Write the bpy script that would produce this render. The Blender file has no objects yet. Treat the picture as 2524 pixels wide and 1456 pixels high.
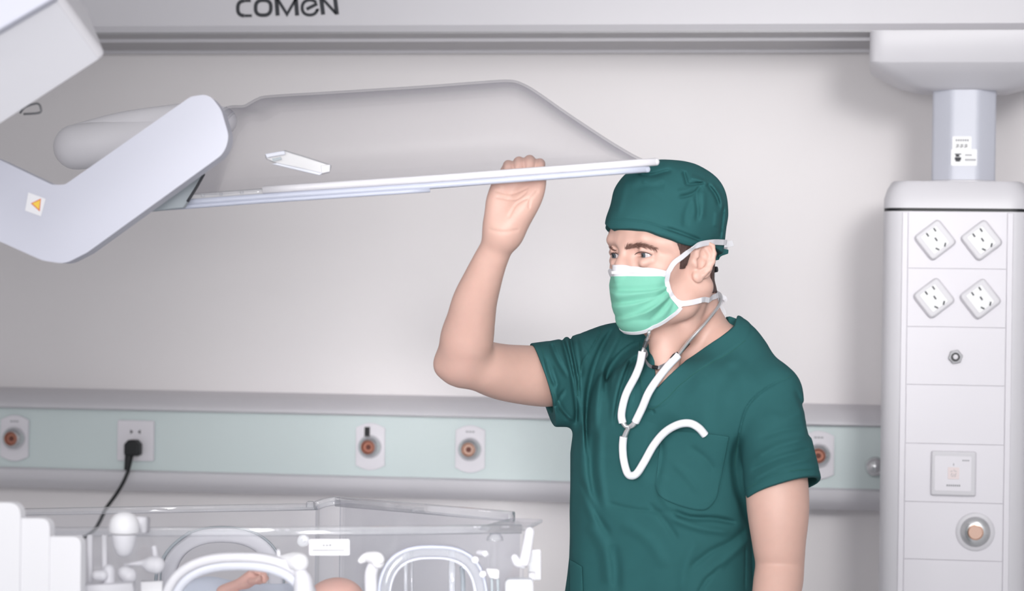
import bpy, bmesh, math, random
import numpy as np
from mathutils import Vector, Matrix

# ------------------------------------------------------------------ camera
scene = bpy.context.scene
FPX = 6000.0                                  # focal length in pixels of the 2524 px frame
CX, CY = 1262.0, 728.0
CAM_LOC = Vector((0.0, 0.0, 1.6))
YAW, ROLL = math.radians(8.9), math.radians(0.8)
CAM_ROT = (Matrix.Rotation(YAW, 3, 'Z') @ Matrix.Rotation(math.radians(90), 3, 'X')
           @ Matrix.Rotation(ROLL, 3, 'Z'))
cam_data = bpy.data.cameras.new('camera')
cam = bpy.data.objects.new('camera', cam_data)
scene.collection.objects.link(cam)
cam.matrix_world = Matrix.Translation(CAM_LOC) @ CAM_ROT.to_4x4()
cam_data.sensor_width = 36.0
cam_data.lens = FPX / 2524.0 * 36.0
cam_data.clip_start = 0.05
cam_data.dof.use_dof = True
cam_data.dof.focus_distance = 4.10
cam_data.dof.aperture_fstop = 4.2
scene.camera = cam

# ------------------------------------------------------------------ light and exposure
scene.view_settings.view_transform = 'Standard'
scene.view_settings.look = 'None'
scene.view_settings.gamma = 1.0
scene.view_settings.use_curve_mapping = False
scene.view_settings.exposure = 0.0
world = bpy.data.worlds.new('world')
scene.world = world
world.use_nodes = True
bg = world.node_tree.nodes['Background']
bg.inputs['Color'].default_value = (0.95, 0.97, 1.0, 1)
bg.inputs['Strength'].default_value = 0.68


def area_light(name, loc, target, size, power, color=(1, 1, 1), size_y=None):
    d = bpy.data.lights.new(name, 'AREA')
    d.energy = power
    d.color = color
    d.size = size
    if size_y:
        d.shape = 'RECTANGLE'
        d.size_y = size_y
    o = bpy.data.objects.new(name, d)
    scene.collection.objects.link(o)
    o.location = loc
    v = Vector(target) - Vector(loc)
    o.rotation_euler = v.to_track_quat('-Z', 'Y').to_euler()
    return o


def cam_pt(x, d, up):
    """point given right of, ahead of and above the camera"""
    return CAM_LOC + CAM_ROT @ Vector((x, up, -d))


area_light('softbox_front', cam_pt(-.18, 1.25, .30), cam_pt(.1, 4.2, -.05), .5, 24, (1.0, .985, .98), .5)
area_light('softbox_front_left', cam_pt(-.6, 1.35, .45), cam_pt(.2, 4.2, -.05), .5, 3, (1.0, .985, .98), .5)
area_light('fill_right', cam_pt(1.6, .6, .3), cam_pt(.2, 5.2, 0), 1.0, 6, (.99, .99, 1.0), 1.0)  # unseen fill lamp added for general brightness, no window behind it
for nm, p, t, w, sp, sz in (('gridded_key_left', (-1.4, 1.9, .6), (.42, 3.95, -.1), .9, 50, .5), ('wall_fill_right', (.85, 1.0, .75), (.58, 5.4, 0), 2.0, 36, .5), ('wall_fill_side', (.95, 2.6, .75), (.55, 5.4, 0), .9, 55, .5),
                            ('wall_fill_centre', (0, .9, .1), (0, 5.4, .2), .8, 26, .5), ('wall_fill_low', (.1, .9, -.30), (-.16, 5.4, -.60), .85, 17, .5)):  # all but the key are unseen lamps added to brighten the wall
    area_light(nm, cam_pt(*p), cam_pt(*t), sz, w, (1.0, .985, .98), sz).data.spread = math.radians(sp)

# ------------------------------------------------------------------ helpers
_Rn = np.array(CAM_ROT)
_Tn = np.array(CAM_LOC)


def cam2world(P):
    """camera space (right, depth, up) -> world"""
    P = np.asarray(P, dtype=float)
    L = np.stack([P[..., 0], P[..., 2], -P[..., 1]], -1)
    return L @ _Rn.T + _Tn


def PC(px, py, d):
    """pixel at a depth -> camera space (right, depth, up)"""
    return np.array([(px - CX) * d / FPX, d, (CY - py) * d / FPX])


def PW(px, py, d):
    return Vector(cam2world(PC(px, py, d)))


def on_plane_y(px, py, y):
    """pixel -> point where its ray meets the wall-parallel plane y"""
    r = cam2world(PC(px, py, 1.0)) - _Tn
    t = (y - _Tn[1]) / r[1]
    return Vector(_Tn + r * t)


def tag(o, label=None, cat=None, group=None, kind=None):
    if label: o['label'] = label
    if cat: o['category'] = cat
    if group: o['group'] = group
    if kind: o['kind'] = kind
    return o


def link(o, parent=None):
    scene.collection.objects.link(o)
    if parent is not None:
        o.parent = parent
        o.matrix_parent_inverse = parent.matrix_world.inverted()
    return o


def empty(name, loc, label=None, cat=None, group=None):
    o = bpy.data.objects.new(name, None)
    o.empty_display_size = 0.05
    o.matrix_world = Matrix.Translation(Vector(loc))
    scene.collection.objects.link(o)
    return tag(o, label, cat, group)


def mesh_obj(name, verts, faces, mat, parent=None, smooth=True, bevel=0.0, seg=2, auto=True):
    me = bpy.data.meshes.new(name)
    me.from_pydata([tuple(v) for v in verts], [], [tuple(f) for f in faces])
    me.validate()
    return finish(name, me, mat, parent, smooth, bevel, seg)


def finish(name, me, mat, parent=None, smooth=True, bevel=0.0, seg=2):
    mats = mat if isinstance(mat, (list, tuple)) else [mat]
    for m in mats:
        me.materials.append(m)
    if smooth:
        me.polygons.foreach_set('use_smooth', [True] * len(me.polygons))
    o = bpy.data.objects.new(name, me)
    link(o, parent)
    if bevel > 0:
        b = o.modifiers.new('bevel', 'BEVEL')
        b.width = bevel
        b.segments = seg
        b.limit_method = 'ANGLE'
        b.angle_limit = math.radians(30)
        b.harden_normals = True
    return o


def bm_obj(name, bm, mat, parent=None, smooth=False, bevel=0.0, seg=2):
    bmesh.ops.recalc_face_normals(bm, faces=bm.faces[:])
    me = bpy.data.meshes.new(name)
    bm.to_mesh(me)
    bm.free()
    return finish(name, me, mat, parent, smooth or bevel > 0, bevel, seg)


def box(name, lo, hi, mat, parent=None, bevel=0.0, seg=2):
    x0, y0, z0 = lo
    x1, y1, z1 = hi
    v = [(x0, y0, z0), (x1, y0, z0), (x1, y1, z0), (x0, y1, z0), (x0, y0, z1), (x1, y0, z1), (x1, y1, z1), (x0, y1, z1)]
    f = [(0, 3, 2, 1), (4, 5, 6, 7), (0, 1, 5, 4), (1, 2, 6, 5), (2, 3, 7, 6), (3, 0, 4, 7)]
    return mesh_obj(name, v, f, mat, parent, smooth=bevel > 0, bevel=bevel, seg=seg)


def rounded_poly(pts, r, n=6):
    """2D polygon with its corners rounded; r is one radius or one per corner"""
    out = []
    N = len(pts)
    for i in range(N):
        p0, p1, p2 = (np.array(pts[(i + k - 1) % N], float) for k in range(3))
        ri = r[i] if isinstance(r, (list, tuple)) else r
        a, b = p0 - p1, p2 - p1
        la, lb = np.linalg.norm(a), np.linalg.norm(b)
        if ri <= 0:
            out.append(tuple(p1)); continue
        a, b = a / la, b / lb
        ang = math.acos(max(-1, min(1, float(a @ b))))
        t = min(ri / math.tan(ang / 2), la * .49, lb * .49)
        q0, q2 = p1 + a * t, p1 + b * t
        for k in range(n + 1):
            s = k / n
            out.append(tuple((1 - s) ** 2 * q0 + 2 * s * (1 - s) * p1 + s * s * q2))
    return out


def prism(name, front, offset, mat, parent=None, bevel=0.0, seg=3, smooth=True):
    """closed outline (3D points) extruded by a vector"""
    off = Vector(offset)
    F = [Vector(p) for p in front]
    n = len(F)
    bm = bmesh.new()
    a = [bm.verts.new(p) for p in F]
    b = [bm.verts.new(p + off) for p in F]
    bm.faces.new(a)
    bm.faces.new(b[::-1])
    for i in range(n):
        bm.faces.new((a[i], b[i], b[(i + 1) % n], a[(i + 1) % n]))
    return bm_obj(name, bm, mat, parent, smooth=smooth, bevel=bevel, seg=seg)


def catmull(pts, n=8, closed=False):
    P = np.array([list(p) for p in pts], float)
    N = len(P)
    out = []
    rng = N if closed else N - 1
    for i in range(rng):
        if closed:
            p0, p1, p2, p3 = P[(i - 1) % N], P[i], P[(i + 1) % N], P[(i + 2) % N]
        else:
            p0, p1, p2, p3 = P[max(i - 1, 0)], P[i], P[i + 1], P[min(i + 2, N - 1)]
        for k in range(n):
            t = k / n
            out.append(.5 * ((2 * p1) + (-p0 + p2) * t + (2 * p0 - 5 * p1 + 4 * p2 - p3) * t * t + (-p0 + 3 * p1 - 3 * p2 + p3) * t ** 3))
    if not closed:
        out.append(P[-1])
    return np.array(out)


def sweep(name, path, section, mat, parent=None, closed=False, scale=None, up=None, caps=True, smooth=True):
    """sweep a closed 2D section (a along side, b along normal) along a path"""
    P = np.array([list(p) for p in path], float)
    n = len(P)
    S = np.array(section, float)
    m = len(S)
    T = np.zeros_like(P)
    for i in range(n):
        if closed:
            T[i] = P[(i + 1) % n] - P[i - 1]
        else:
            T[i] = P[min(i + 1, n - 1)] - P[max(i - 1, 0)]
    T /= np.linalg.norm(T, axis=1)[:, None] + 1e-12
    U = np.zeros_like(P)
    if up is None:
        ref = np.array([0, 0, 1.0]) if abs(T[0][2]) < .9 else np.array([1.0, 0, 0])
        u = ref - T[0] * (ref @ T[0]); u /= np.linalg.norm(u)
        for i in range(n):
            u = u - T[i] * (u @ T[i]); u /= np.linalg.norm(u)
            U[i] = u
    else:
        upa = np.array(up, float)
        for i in range(n):
            u = upa[i] if upa.ndim == 2 else upa
            u = u - T[i] * (u @ T[i]); U[i] = u / np.linalg.norm(u)
    V = np.cross(T, U)
    verts, faces = [], []
    for i in range(n):
        s = 1.0 if scale is None else scale[i]
        for a, b in S:
            verts.append(P[i] + V[i] * a * s + U[i] * b * s)
    for i in range(n if closed else n - 1):
        j = (i + 1) % n
        for k in range(m):
            l = (k + 1) % m
            faces.append((i * m + k, i * m + l, j * m + l, j * m + k))
    if caps and not closed:
        faces.append(tuple(range(m))[::-1])
        faces.append(tuple((n - 1) * m + k for k in range(m)))
    return mesh_obj(name, verts, faces, mat, parent, smooth=smooth)


def circle(r, n=14):
    return [(r * math.cos(2 * math.pi * k / n), r * math.sin(2 * math.pi * k / n)) for k in range(n)]


def rrect(w, h, r, n=4):
    return rounded_poly([(-w / 2, -h / 2), (w / 2, -h / 2), (w / 2, h / 2), (-w / 2, h / 2)], r, n)


def tube(name, pts, r, mat, parent=None, n=8, seg=14, closed=False, smooth_path=True):
    path = catmull(pts, n, closed) if smooth_path else np.array([list(p) for p in pts], float)
    rr = r if isinstance(r, (list, tuple)) else None
    if rr is None:
        return sweep(name, path, circle(r, seg), mat, parent, closed)
    sc = np.interp(np.linspace(0, len(rr) - 1, len(path)), range(len(rr)), rr)
    return sweep(name, path, circle(1.0, seg), mat, parent, closed, scale=sc)


def lathe(name, profile, origin, axis, mat, parent=None, n=32, smooth=True, open_end=False):
    """profile of (radius, distance along axis) turned about the axis"""
    ax = Vector(axis).normalized()
    u = ax.orthogonal().normalized()
    v = ax.cross(u)
    o = Vector(origin)
    verts, faces = [], []
    for (r, h) in profile:
        for k in range(n):
            t = 2 * math.pi * k / n
            verts.append(o + ax * h + u * (r * math.cos(t)) + v * (r * math.sin(t)))
    for i in range(len(profile) - 1):
        for k in range(n):
            l = (k + 1) % n
            faces.append((i * n + k, i * n + l, (i + 1) * n + l, (i + 1) * n + k))
    faces.append(tuple(range(n))[::-1])
    if not open_end:
        faces.append(tuple((len(profile) - 1) * n + k for k in range(n)))
    bm = bmesh.new()
    vs = [bm.verts.new(p) for p in verts]
    for f in faces:
        bm.faces.new([vs[i] for i in f])
    bmesh.ops.remove_doubles(bm, verts=bm.verts[:], dist=1e-6)
    o = bm_obj(name, bm, mat, parent, smooth=smooth)
    o.data.set_sharp_from_angle(angle=math.radians(50))
    return o


def strokes(name, polylines, to3, width, depth_vec, mat, parent=None):
    """lettering from flat strokes: each polyline is ([(x, y)...], width factor); to3 maps 2D to 3D"""
    bm = bmesh.new()
    off = Vector(depth_vec)
    for pts, wf in polylines:
        P = np.array(pts, float)
        n = len(P)
        w = width * wf / 2
        L, R = [], []
        for i in range(n):
            t = P[min(i + 1, n - 1)] - P[max(i - 1, 0)]
            t /= np.linalg.norm(t) + 1e-12
            nn = np.array([-t[1], t[0]])
            if 0 < i < n - 1:
                a = P[i] - P[i - 1]; a /= np.linalg.norm(a)
                k = 1 / max(.5, abs(float(np.array([-a[1], a[0]]) @ nn)))
            else:
                k = 1
            L.append(P[i] + nn * w * k); R.append(P[i] - nn * w * k)
        for i in range(n - 1):
            q = [Vector(to3(*c)) for c in (L[i], R[i], R[i + 1], L[i + 1])]
            a = [bm.verts.new(c + off) for c in q]
            bm.faces.new(a)
            b = [bm.verts.new(c) for c in q]
            for k in range(4):
                bm.faces.new((a[k], a[(k + 1) % 4], b[(k + 1) % 4], b[k]))
    return bm_obj(name, bm, mat, parent)


# ------------------------------------------------------------------ materials
def lin(c):
    return tuple((x / 12.92 if x <= .04045 else ((x + .055) / 1.055) ** 2.4) for x in (v / 255 for v in c)) + (1.0,)


def material(name, rgb, rough=0.5, metal=0.0, spec=0.5, bump=0.0, bscale=200.0, var=0.0, vscale=8.0, sss=0.0, coat=0.0, sheen=0.0, stretch=None):
    m = bpy.data.materials.new(name)
    m.use_nodes = True
    nt = m.node_tree
    b = nt.nodes['Principled BSDF']
    b.inputs['Roughness'].default_value = rough
    b.inputs['Metallic'].default_value = metal
    b.inputs['Specular IOR Level'].default_value = spec
    b.inputs['Base Color'].default_value = lin(rgb)
    if sss:
        b.inputs['Subsurface Weight'].default_value = sss
        b.inputs['Subsurface Radius'].default_value = (1.0, .4, .25)
        b.inputs['Subsurface Scale'].default_value = .006
    if coat:
        b.inputs['Coat Weight'].default_value = coat
        b.inputs['Coat Roughness'].default_value = .15
    if sheen:
        b.inputs['Sheen Weight'].default_value = sheen
        b.inputs['Sheen Roughness'].default_value = .4
    tc = nt.nodes.new('ShaderNodeTexCoord')
    src = tc.outputs['Object']
    if stretch:
        mp = nt.nodes.new('ShaderNodeMapping')
        mp.inputs['Scale'].default_value = stretch
        nt.links.new(src, mp.inputs['Vector'])
        src = mp.outputs['Vector']
    nz = nt.nodes.new('ShaderNodeTexNoise')
    nz.inputs['Scale'].default_value = vscale
    nz.inputs['Detail'].default_value = 4
    nt.links.new(src, nz.inputs['Vector'])
    mix = nt.nodes.new('ShaderNodeMix')
    mix.data_type = 'RGBA'
    base = lin(rgb)
    v = var if var else 0.012
    mix.inputs[6].default_value = tuple(c * (1 - v) for c in base[:3]) + (1,)
    mix.inputs[7].default_value = tuple(min(1, c * (1 + v)) for c in base[:3]) + (1,)
    nt.links.new(nz.outputs['Fac'], mix.inputs[0])
    nt.links.new(mix.outputs[2], b.inputs['Base Color'])
    if bump:
        n2 = nt.nodes.new('ShaderNodeTexNoise')
        n2.inputs['Scale'].default_value = bscale
        n2.inputs['Detail'].default_value = 3
        nt.links.new(src, n2.inputs['Vector'])
        bp = nt.nodes.new('ShaderNodeBump')
        bp.inputs['Strength'].default_value = bump
        bp.inputs['Distance'].default_value = .001
        nt.links.new(n2.outputs['Fac'], bp.inputs['Height'])
        nt.links.new(bp.outputs['Normal'], b.inputs['Normal'])
    return m


def clear_plastic(name, tint=(.97, .975, .985), edge=(.72, .73, .77), gloss=.10, film=.03, rough=.08):
    """thin acrylic: passes what lies behind it, a little denser where seen edge-on, with a soft sheen"""
    m = bpy.data.materials.new(name)
    m.use_nodes = True
    nt = m.node_tree
    nt.nodes.remove(nt.nodes['Principled BSDF'])
    out = nt.nodes['Material Output']
    tr = nt.nodes.new('ShaderNodeBsdfTransparent')
    lw = nt.nodes.new('ShaderNodeLayerWeight')
    lw.inputs['Blend'].default_value = .25
    cm = nt.nodes.new('ShaderNodeMix'); cm.data_type = 'RGBA'
    cm.inputs[6].default_value = tint + (1,)
    cm.inputs[7].default_value = edge + (1,)
    nt.links.new(lw.outputs['Facing'], cm.inputs[0])
    nt.links.new(cm.outputs[2], tr.inputs['Color'])
    gl = nt.nodes.new('ShaderNodeBsdfGlossy')
    gl.inputs['Roughness'].default_value = rough
    df = nt.nodes.new('ShaderNodeBsdfDiffuse')
    df.inputs['Color'].default_value = (.9, .91, .94, 1)
    m1 = nt.nodes.new('ShaderNodeMixShader')
    m1.inputs[0].default_value = film
    nt.links.new(tr.outputs[0], m1.inputs[1])
    nt.links.new(df.outputs[0], m1.inputs[2])
    m2 = nt.nodes.new('ShaderNodeMixShader')
    mu = nt.nodes.new('ShaderNodeMath'); mu.operation = 'MULTIPLY_ADD'
    mu.inputs[1].default_value = gloss * 2.5
    mu.inputs[2].default_value = gloss * .35
    nt.links.new(lw.outputs['Fresnel'], mu.inputs[0])
    nt.links.new(mu.outputs[0], m2.inputs[0])
    nt.links.new(m1.outputs[0], m2.inputs[1])
    nt.links.new(gl.outputs[0], m2.inputs[2])
    nt.links.new(m2.outputs[0], out.inputs['Surface'])
    return m


M = {}
M['wall'] = material('wall_paint', (244, 240, 241), .75, spec=.25, bump=.05, bscale=300)
M['floor'] = material('vinyl_floor', (222, 224, 226), .35, var=.05)
M['ceiling'] = material('ceiling_paint', (238, 238, 238), .9)
M['white'] = material('white_enamel', (214, 212, 217), .38)
M['white_soft'] = material('white_plastic', (232, 229, 235), .5)
M['cool_white'] = material('cool_white_plastic', (206, 208, 219), .42)
M['seam'] = material('grey_seam', (176, 175, 182), .6)
M['grey'] = material('shaded_underside_grey', (158, 157, 160), .45, metal=.15)
M['mint'] = material('mint_laminate', (214, 226, 226), .35)
M['black'] = material('black_rubber', (16, 18, 22), .5)
M['dark'] = material('dark_print', (52, 54, 60), .6)
M['faint'] = material('grey_print', (150, 150, 155), .6)
M['chrome'] = material('satin_chrome', (214, 214, 216), .26, metal=.75)
M['steel'] = material('brushed_steel', (128, 128, 131), .38, metal=.8, bump=.1)
M['copper'] = material('copper', (178, 122, 104), .4, metal=.6)
M['paper'] = material('white_label_paper', (246, 246, 247), .6)
M['yellow'] = material('warning_yellow', (236, 196, 66), .5)
M['red'] = material('warning_red', (214, 110, 70), .5)
M['pink'] = material('pale_pink_button', (236, 222, 222), .5)
# ------------------------------------------------------------------ room shell
WALL_Y = 5.44
def struct(o):
    o['kind'] = 'structure'
    return o
struct(box('wall_back', (-3.2, WALL_Y, 0), (3.2, WALL_Y + .12, 2.8), M['wall']))
struct(box('floor', (-3.2, -2.0, -.1), (3.2, WALL_Y + .12, 0), M['floor']))
struct(box('ceiling', (-3.2, 1.2, 2.8), (3.2, WALL_Y + .12, 2.9), M['ceiling']))
struct(box('wall_left', (-3.32, 1.2, 0), (-3.2, WALL_Y + .12, 2.8), M['wall']))
struct(box('wall_right', (3.2, 1.2, 0), (3.32, WALL_Y + .12, 2.8), M['wall']))


def wz(px, py, y):
    return on_plane_y(px, py, y).z


# ---- bedhead service strip along the wall
FY = 5.34                                    # face of the green panel
z_gt = (wz(0, 1004, FY) + wz(1300, 1033, FY)) / 2
z_gb = (wz(0, 1149, FY) + wz(1420, 1186, FY)) / 2
z_t = (wz(0, 955, WALL_Y - .01) + wz(700, 966, WALL_Y - .01)) / 2
z_b = (wz(0, 1202, FY + .01) + wz(1420, 1239, FY + .01)) / 2
strip = empty('bedhead_service_strip', (0, WALL_Y, z_b),
              'long white and mint bedhead service strip running along the wall', 'bedhead unit')


def rail(name, prof, mat, parent, x0=-3.19, x1=3.19):
    n = len(prof)
    v = [(x0, y, z) for y, z in prof] + [(x1, y, z) for y, z in prof]
    f = [(i, (i + 1) % n, n + (i + 1) % n, n + i) for i in range(n)] + [tuple(range(n))[::-1], tuple(range(n, 2 * n))]
    bm = bmesh.new()
    vs = [bm.verts.new(p) for p in v]
    for q in f:
        bm.faces.new([vs[i] for i in q])
    o = bm_obj(name, bm, mat, parent, smooth=True)
    o.data.set_sharp_from_angle(angle=math.radians(35))
    return o


def arc(c, ry, rz, a0, a1, n=10):
    return [(c[0] + ry * math.cos(math.radians(a0 + (a1 - a0) * k / n)), c[1] + rz * math.sin(math.radians(a0 + (a1 - a0) * k / n))) for k in range(n + 1)]


h = z_t - z_gt
rail('upper_rail', [(WALL_Y, z_gt)] + [(FY - .012, z_gt), (FY - .018, z_gt + .004)] +
     [(FY - .018 + .04 * (k / 10) ** 2, z_gt + .004 + (h * .8 - .004) * k / 10) for k in range(1, 11)] +
     [(FY + .03, z_gt + h * .82), (WALL_Y - .02, z_t), (WALL_Y, z_t)], M['white'], strip)
rail('mint_panel', [(WALL_Y, z_gb), (FY, z_gb), (FY, z_gt), (WALL_Y, z_gt)], M['mint'], strip)
hb = z_gb - z_b
rail('lower_rail', [(WALL_Y, z_gb)] + [(FY - .012, z_gb), (FY - .018, z_gb - .004)] +
     [(FY - .018 + .040 * (k / 10) ** 3.2, z_gb - .004 - (hb - .004) * k / 10) for k in range(1, 11)] +
     [(WALL_Y, z_b)], M['white'], strip)


# ---- gas outlets on the strip
def gas_outlet(px, py, label, tone='copper', tab=False, marks=True):
    c = on_plane_y(px, py, FY)
    r = empty('gas_outlet', (c.x, FY, c.z - .05), label, 'gas outlet', 'gas outlets on the mint panel')
    w, hh = .0335, .042
    out = [(-w, -hh)] + [(-w + 2 * w * k / 10, -hh - .011 * math.sin(math.pi * k / 10)) for k in range(1, 10)] + [(w, -hh), (w, hh)] + \
          [(w - 2 * w * k / 10, hh + .011 * math.sin(math.pi * k / 10)) for k in range(1, 10)] + [(-w, hh)]
    prism('plate', [(c.x + a, FY - .0004, c.z + b) for a, b in out], (0, -.007, 0), M['white_soft'], r, bevel=.0015, seg=2)
    o = Vector((c.x, FY - .006, c.z))
    lathe('chrome_dome', [(.0262, 0), (.0262, .003), (.0255, .010), (.022, .019), (.0165, .025), (.0158, .0255), (.0158, .0215)], o, (0, -1, 0), M['chrome'], r, open_end=True)
    lathe('socket_ring', [(.0162, .020), (.0162, .0252), (.0146, .0262), (.0122, .0245), (.0105, .015), (.0105, .013)], o, (0, -1, 0), M[tone], r, open_end=True)
    lathe('valve_core', [(.0110, .011), (.0106, .0165), (.0075, .0175), (.0055, .0210), (.001, .0212)], o, (0, -1, 0), M['copper_dark'] if tone != 'black' else M['black'], r, n=20)
    if marks:
        for k in range(3):
            box('printed_mark', (c.x - .010 + k * .007, FY - .0075, c.z + .037), (c.x - .0045 + k * .007, FY - .0058, c.z + .040), M['faint'], r)
    if tab:
        box('black_tag', (c.x - .013, FY - .010, c.z + .022), (c.x - .001, FY - .006, c.z + .044), M['black'], r, bevel=.0008)
    return r


M['copper_dark'] = material('tarnished_copper', (104, 58, 48), .5, metal=.25)
M['pale_copper'] = material('pale_copper', (226, 190, 172), .25, metal=.85)
gas_outlet(38, 1079, 'chrome gas outlet at far left end of mint strip, dark bore', 'copper')
gas_outlet(914, 1100, 'copper-cored chrome gas outlet with a small black tag above it', 'copper', tab=True, marks=False)
gas_outlet(1160, 1106, 'chrome gas outlet with pale bright core, beside the raised elbow', 'pale_copper')
gas_outlet(2018, 1121, 'chrome gas outlet half hidden behind the green sleeve', 'copper')
c = on_plane_y(2157, 1147, FY)
kn = empty('chrome_knob', (c.x, FY, c.z - .02), 'round chrome knob on the mint strip beside the white tower', 'knob')
lathe('stem', [(.008, 0), (.008, .02)], (c.x, FY, c.z), (0, -1, 0), M['chrome'], kn)
lathe('ball', [(.002, .010), (.012, .013), (.019, .022), (.0215, .032), (.019, .042), (.012, .050), (.002, .0525)], (c.x, FY, c.z), (0, -1, 0), M['chrome'], kn)

# ---- mains socket on the strip, with its plug
c = on_plane_y(337, 1085, FY)
so = empty('wall_socket', (c.x, FY, c.z - .046), 'square white mains socket plate on mint strip holding a black plug', 'socket')
prism('face_plate', [(c.x + a, FY - .0004, c.z + b) for a, b in rrect(.086, .092, .004)], (0, -.010, 0), M['white_soft'], so, bevel=.002)
prism('insert', [(c.x + a, FY - .008, c.z + b) for a, b in rrect(.046, .072, .002)], (0, -.0022, 0), M['white'], so, bevel=.0005)
for s in (-1, 1):
    prism('pin_slot', [(c.x + s * .009 + s * a, FY - .0095, c.z + .020 + b) for a, b in ((-.0028, -.0005), (.0028, -.005), (.0028, .005), (-.0028, .0005))][::s], (0, -.0012, 0), M['black'], so)
pl = empty('power_plug', (c.x - .005, FY - .01, c.z - .05), 'black power plug and cable hanging from the wall socket', 'plug')
pts = rounded_poly([(-.018, -.020), (.018, -.020), (.018, .006), (.009, .016), (-.009, .016), (-.018, .006)], .006, 4)
prism('plug_body', [(c.x + a, FY - .0105, c.z - .013 + b) for a, b in pts], (0, -.030, 0), M['black'], pl, bevel=.005, seg=4)
q = FY - .026
P = [(c.x - .008, q, c.z - .025), (c.x - .010, q - .002, c.z - .045), (c.x - .0125, q - .003, c.z - .066)]
tube('strain_relief', P, [.0105, .009, .0065], M['black'], pl)
pp = [on_plane_y(316, 1160, FY - .03), on_plane_y(303, 1190, FY - .035), on_plane_y(285, 1220, FY - .04), on_plane_y(262, 1252, FY - .05), on_plane_y(245, 1286, FY - .06), on_plane_y(232, 1306, FY - .06), on_plane_y(205, 1326, FY - .06), on_plane_y(150, 1362, FY - .06)]
tube('cable', [P[-1]] + pp + [(pp[-1].x - .06, pp[-1].y, .85), (pp[-1].x - .06, pp[-1].y, .3), (pp[-1].x, pp[-1].y - .05, .006)], .0042, M['black'], pl)

# ---- overhead supply bridge
BY = 5.0
z_bb = (wz(300, 78, BY) + wz(2000, 73, BY)) / 2
br = empty('overhead_bridge', (0, BY, z_bb), 'long white overhead supply bridge with shaded underside above the wall', 'supply bridge')
z1 = z_bb
prof = [(BY + .012, z_bb - .0), (BY, z_bb + .012), (BY, z_bb + .36), (BY + .02, z_bb + .38), (WALL_Y, z_bb + .38), (WALL_Y, z_bb)]
rail('beam_body', prof, M['white'], br)
# grooved underside: three flat strips with gaps, underside shade put into their grey
D = WALL_Y - BY
for a, b in ((.012, D * .24), (D * .285, D * .80), (D * .835, D - .004)):
    rail('underside_strip', [(BY + a, z_bb + .002), (BY + a, z_bb - .004), (BY + b, z_bb - .004), (BY + b, z_bb + .002)], M['grey'], br)
for a in (D * .24, D * .80):
    rail('rail_lip', [(BY + a + .012, z_bb + .002), (BY + a + .012, z_bb - .010), (BY + a + .016, z_bb - .010), (BY + a + .016, z_bb + .002)], M['white'], br)

# lettering on the bridge: c o M e N
LW = 256.0
p0 = on_plane_y(583, 40, BY)
p1 = on_plane_y(834, 36, BY)
sc = (p1.x - p0.x) / 251.0


def lt3(x, y):
    return (p0.x + x * sc, BY, p0.z + y * sc + .0 * x)


def ell(cx, cy, rx, ry, a0, a1, n=22, e=2.6):
    o = []
    for k in range(n + 1):
        t = math.radians(a0 + (a1 - a0) * k / n)
        ct, st = math.cos(t), math.sin(t)
        o.append((cx + rx * math.copysign(abs(ct) ** (2 / e), ct), cy + ry * math.copysign(abs(st) ** (2 / e), st)))
    return o


let = [
    (ell(22, 19, 19, 18, 95, 265, 22), 1.0), ([(20, 37), (35, 37)], .75), ([(20, 1), (38, 1)], .75),
    (ell(66, 20, 19, 18, 0, 360, 36), 1.0),
    ([(102, 1), (98, 44)], 1.15), ([(99, 44), (125, 4), (148, 44)], .8), ([(150, 1), (146, 44)], 1.15),
    (ell(181, 20, 19, 18, -12, -320, 30, 2.2), .85), ([(173, 16), (199, 29)], .9), ([(199, 17), (200, 12)], .9),
    ([(214, 3), (208, 44)], 1.15), ([(209, 44), (245, 6)], .8), ([(248, 3), (242, 44)], 1.15),
]
strokes('lettering', let, lt3, 8.5, (0, -.0015, 0), M['dark'], br)

# ---- ceiling-hung service tower
TY = 4.94                                     # face of the tower front panel


def tp(px, py, y=TY):
    return on_plane_y(px, py, y)


xl = (tp(2180, 520).x + tp(2163, 1456).x) / 2
xc = (tp(2360, 560).x + tp(2350, 1300).x) / 2
hw = xc - xl
ztop = wz(2360, 521, TY)
tw = empty('service_tower', (xc, TY + .13, .45), 'white ceiling-hung service tower with sockets at the right edge', 'medical tower')
TD = .27
# mount under the bridge
zm1 = z_bb - .0105
my = TY + .13
mx = tp(2376, 300, my).x
mw = mx - tp(2143, 150, my - .13).x


def loft(name, rings, mat, parent):
    n = len(rings[0])
    v = [p for r in rings for p in r]
    f = [(i * n + k, i * n + (k + 1) % n, (i + 1) * n + (k + 1) % n, (i + 1) * n + k) for i in range(len(rings) - 1) for k in range(n)]
    f += [tuple(range(n))[::-1], tuple((len(rings) - 1) * n + k for k in range(n))]
    bm = bmesh.new()
    vs = [bm.verts.new(p) for p in v]
    for q in f:
        bm.faces.new([vs[i] for i in q])
    o = bm_obj(name, bm, mat, parent, smooth=True)
    o.data.set_sharp_from_angle(angle=math.radians(40))
    return o


zb0 = wz(2376, 222, my - .05)
zb1 = wz(2376, 150, my - .15)
rings = []
for z, w, d, r in ((zm1, mw, .150, .03), (zb1, mw, .150, .03), (zb1 - .004, mw - .003, .147, .03), (zb1 + (zb0 - zb1) * .45, mw - .030, .115, .04),
                   (zb1 + (zb0 - zb1) * .8, mw - .062, .088, .04), (zb0 + .004, mw - .085, .075, .04), (zb0, mw - .10, .068, .03)):
    rings.append([(mx + a, my + b, z) for a, b in rrect(2 * w, 2 * d, r, 6)])
loft('mount_cover', rings, M['white'], tw)
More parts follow.
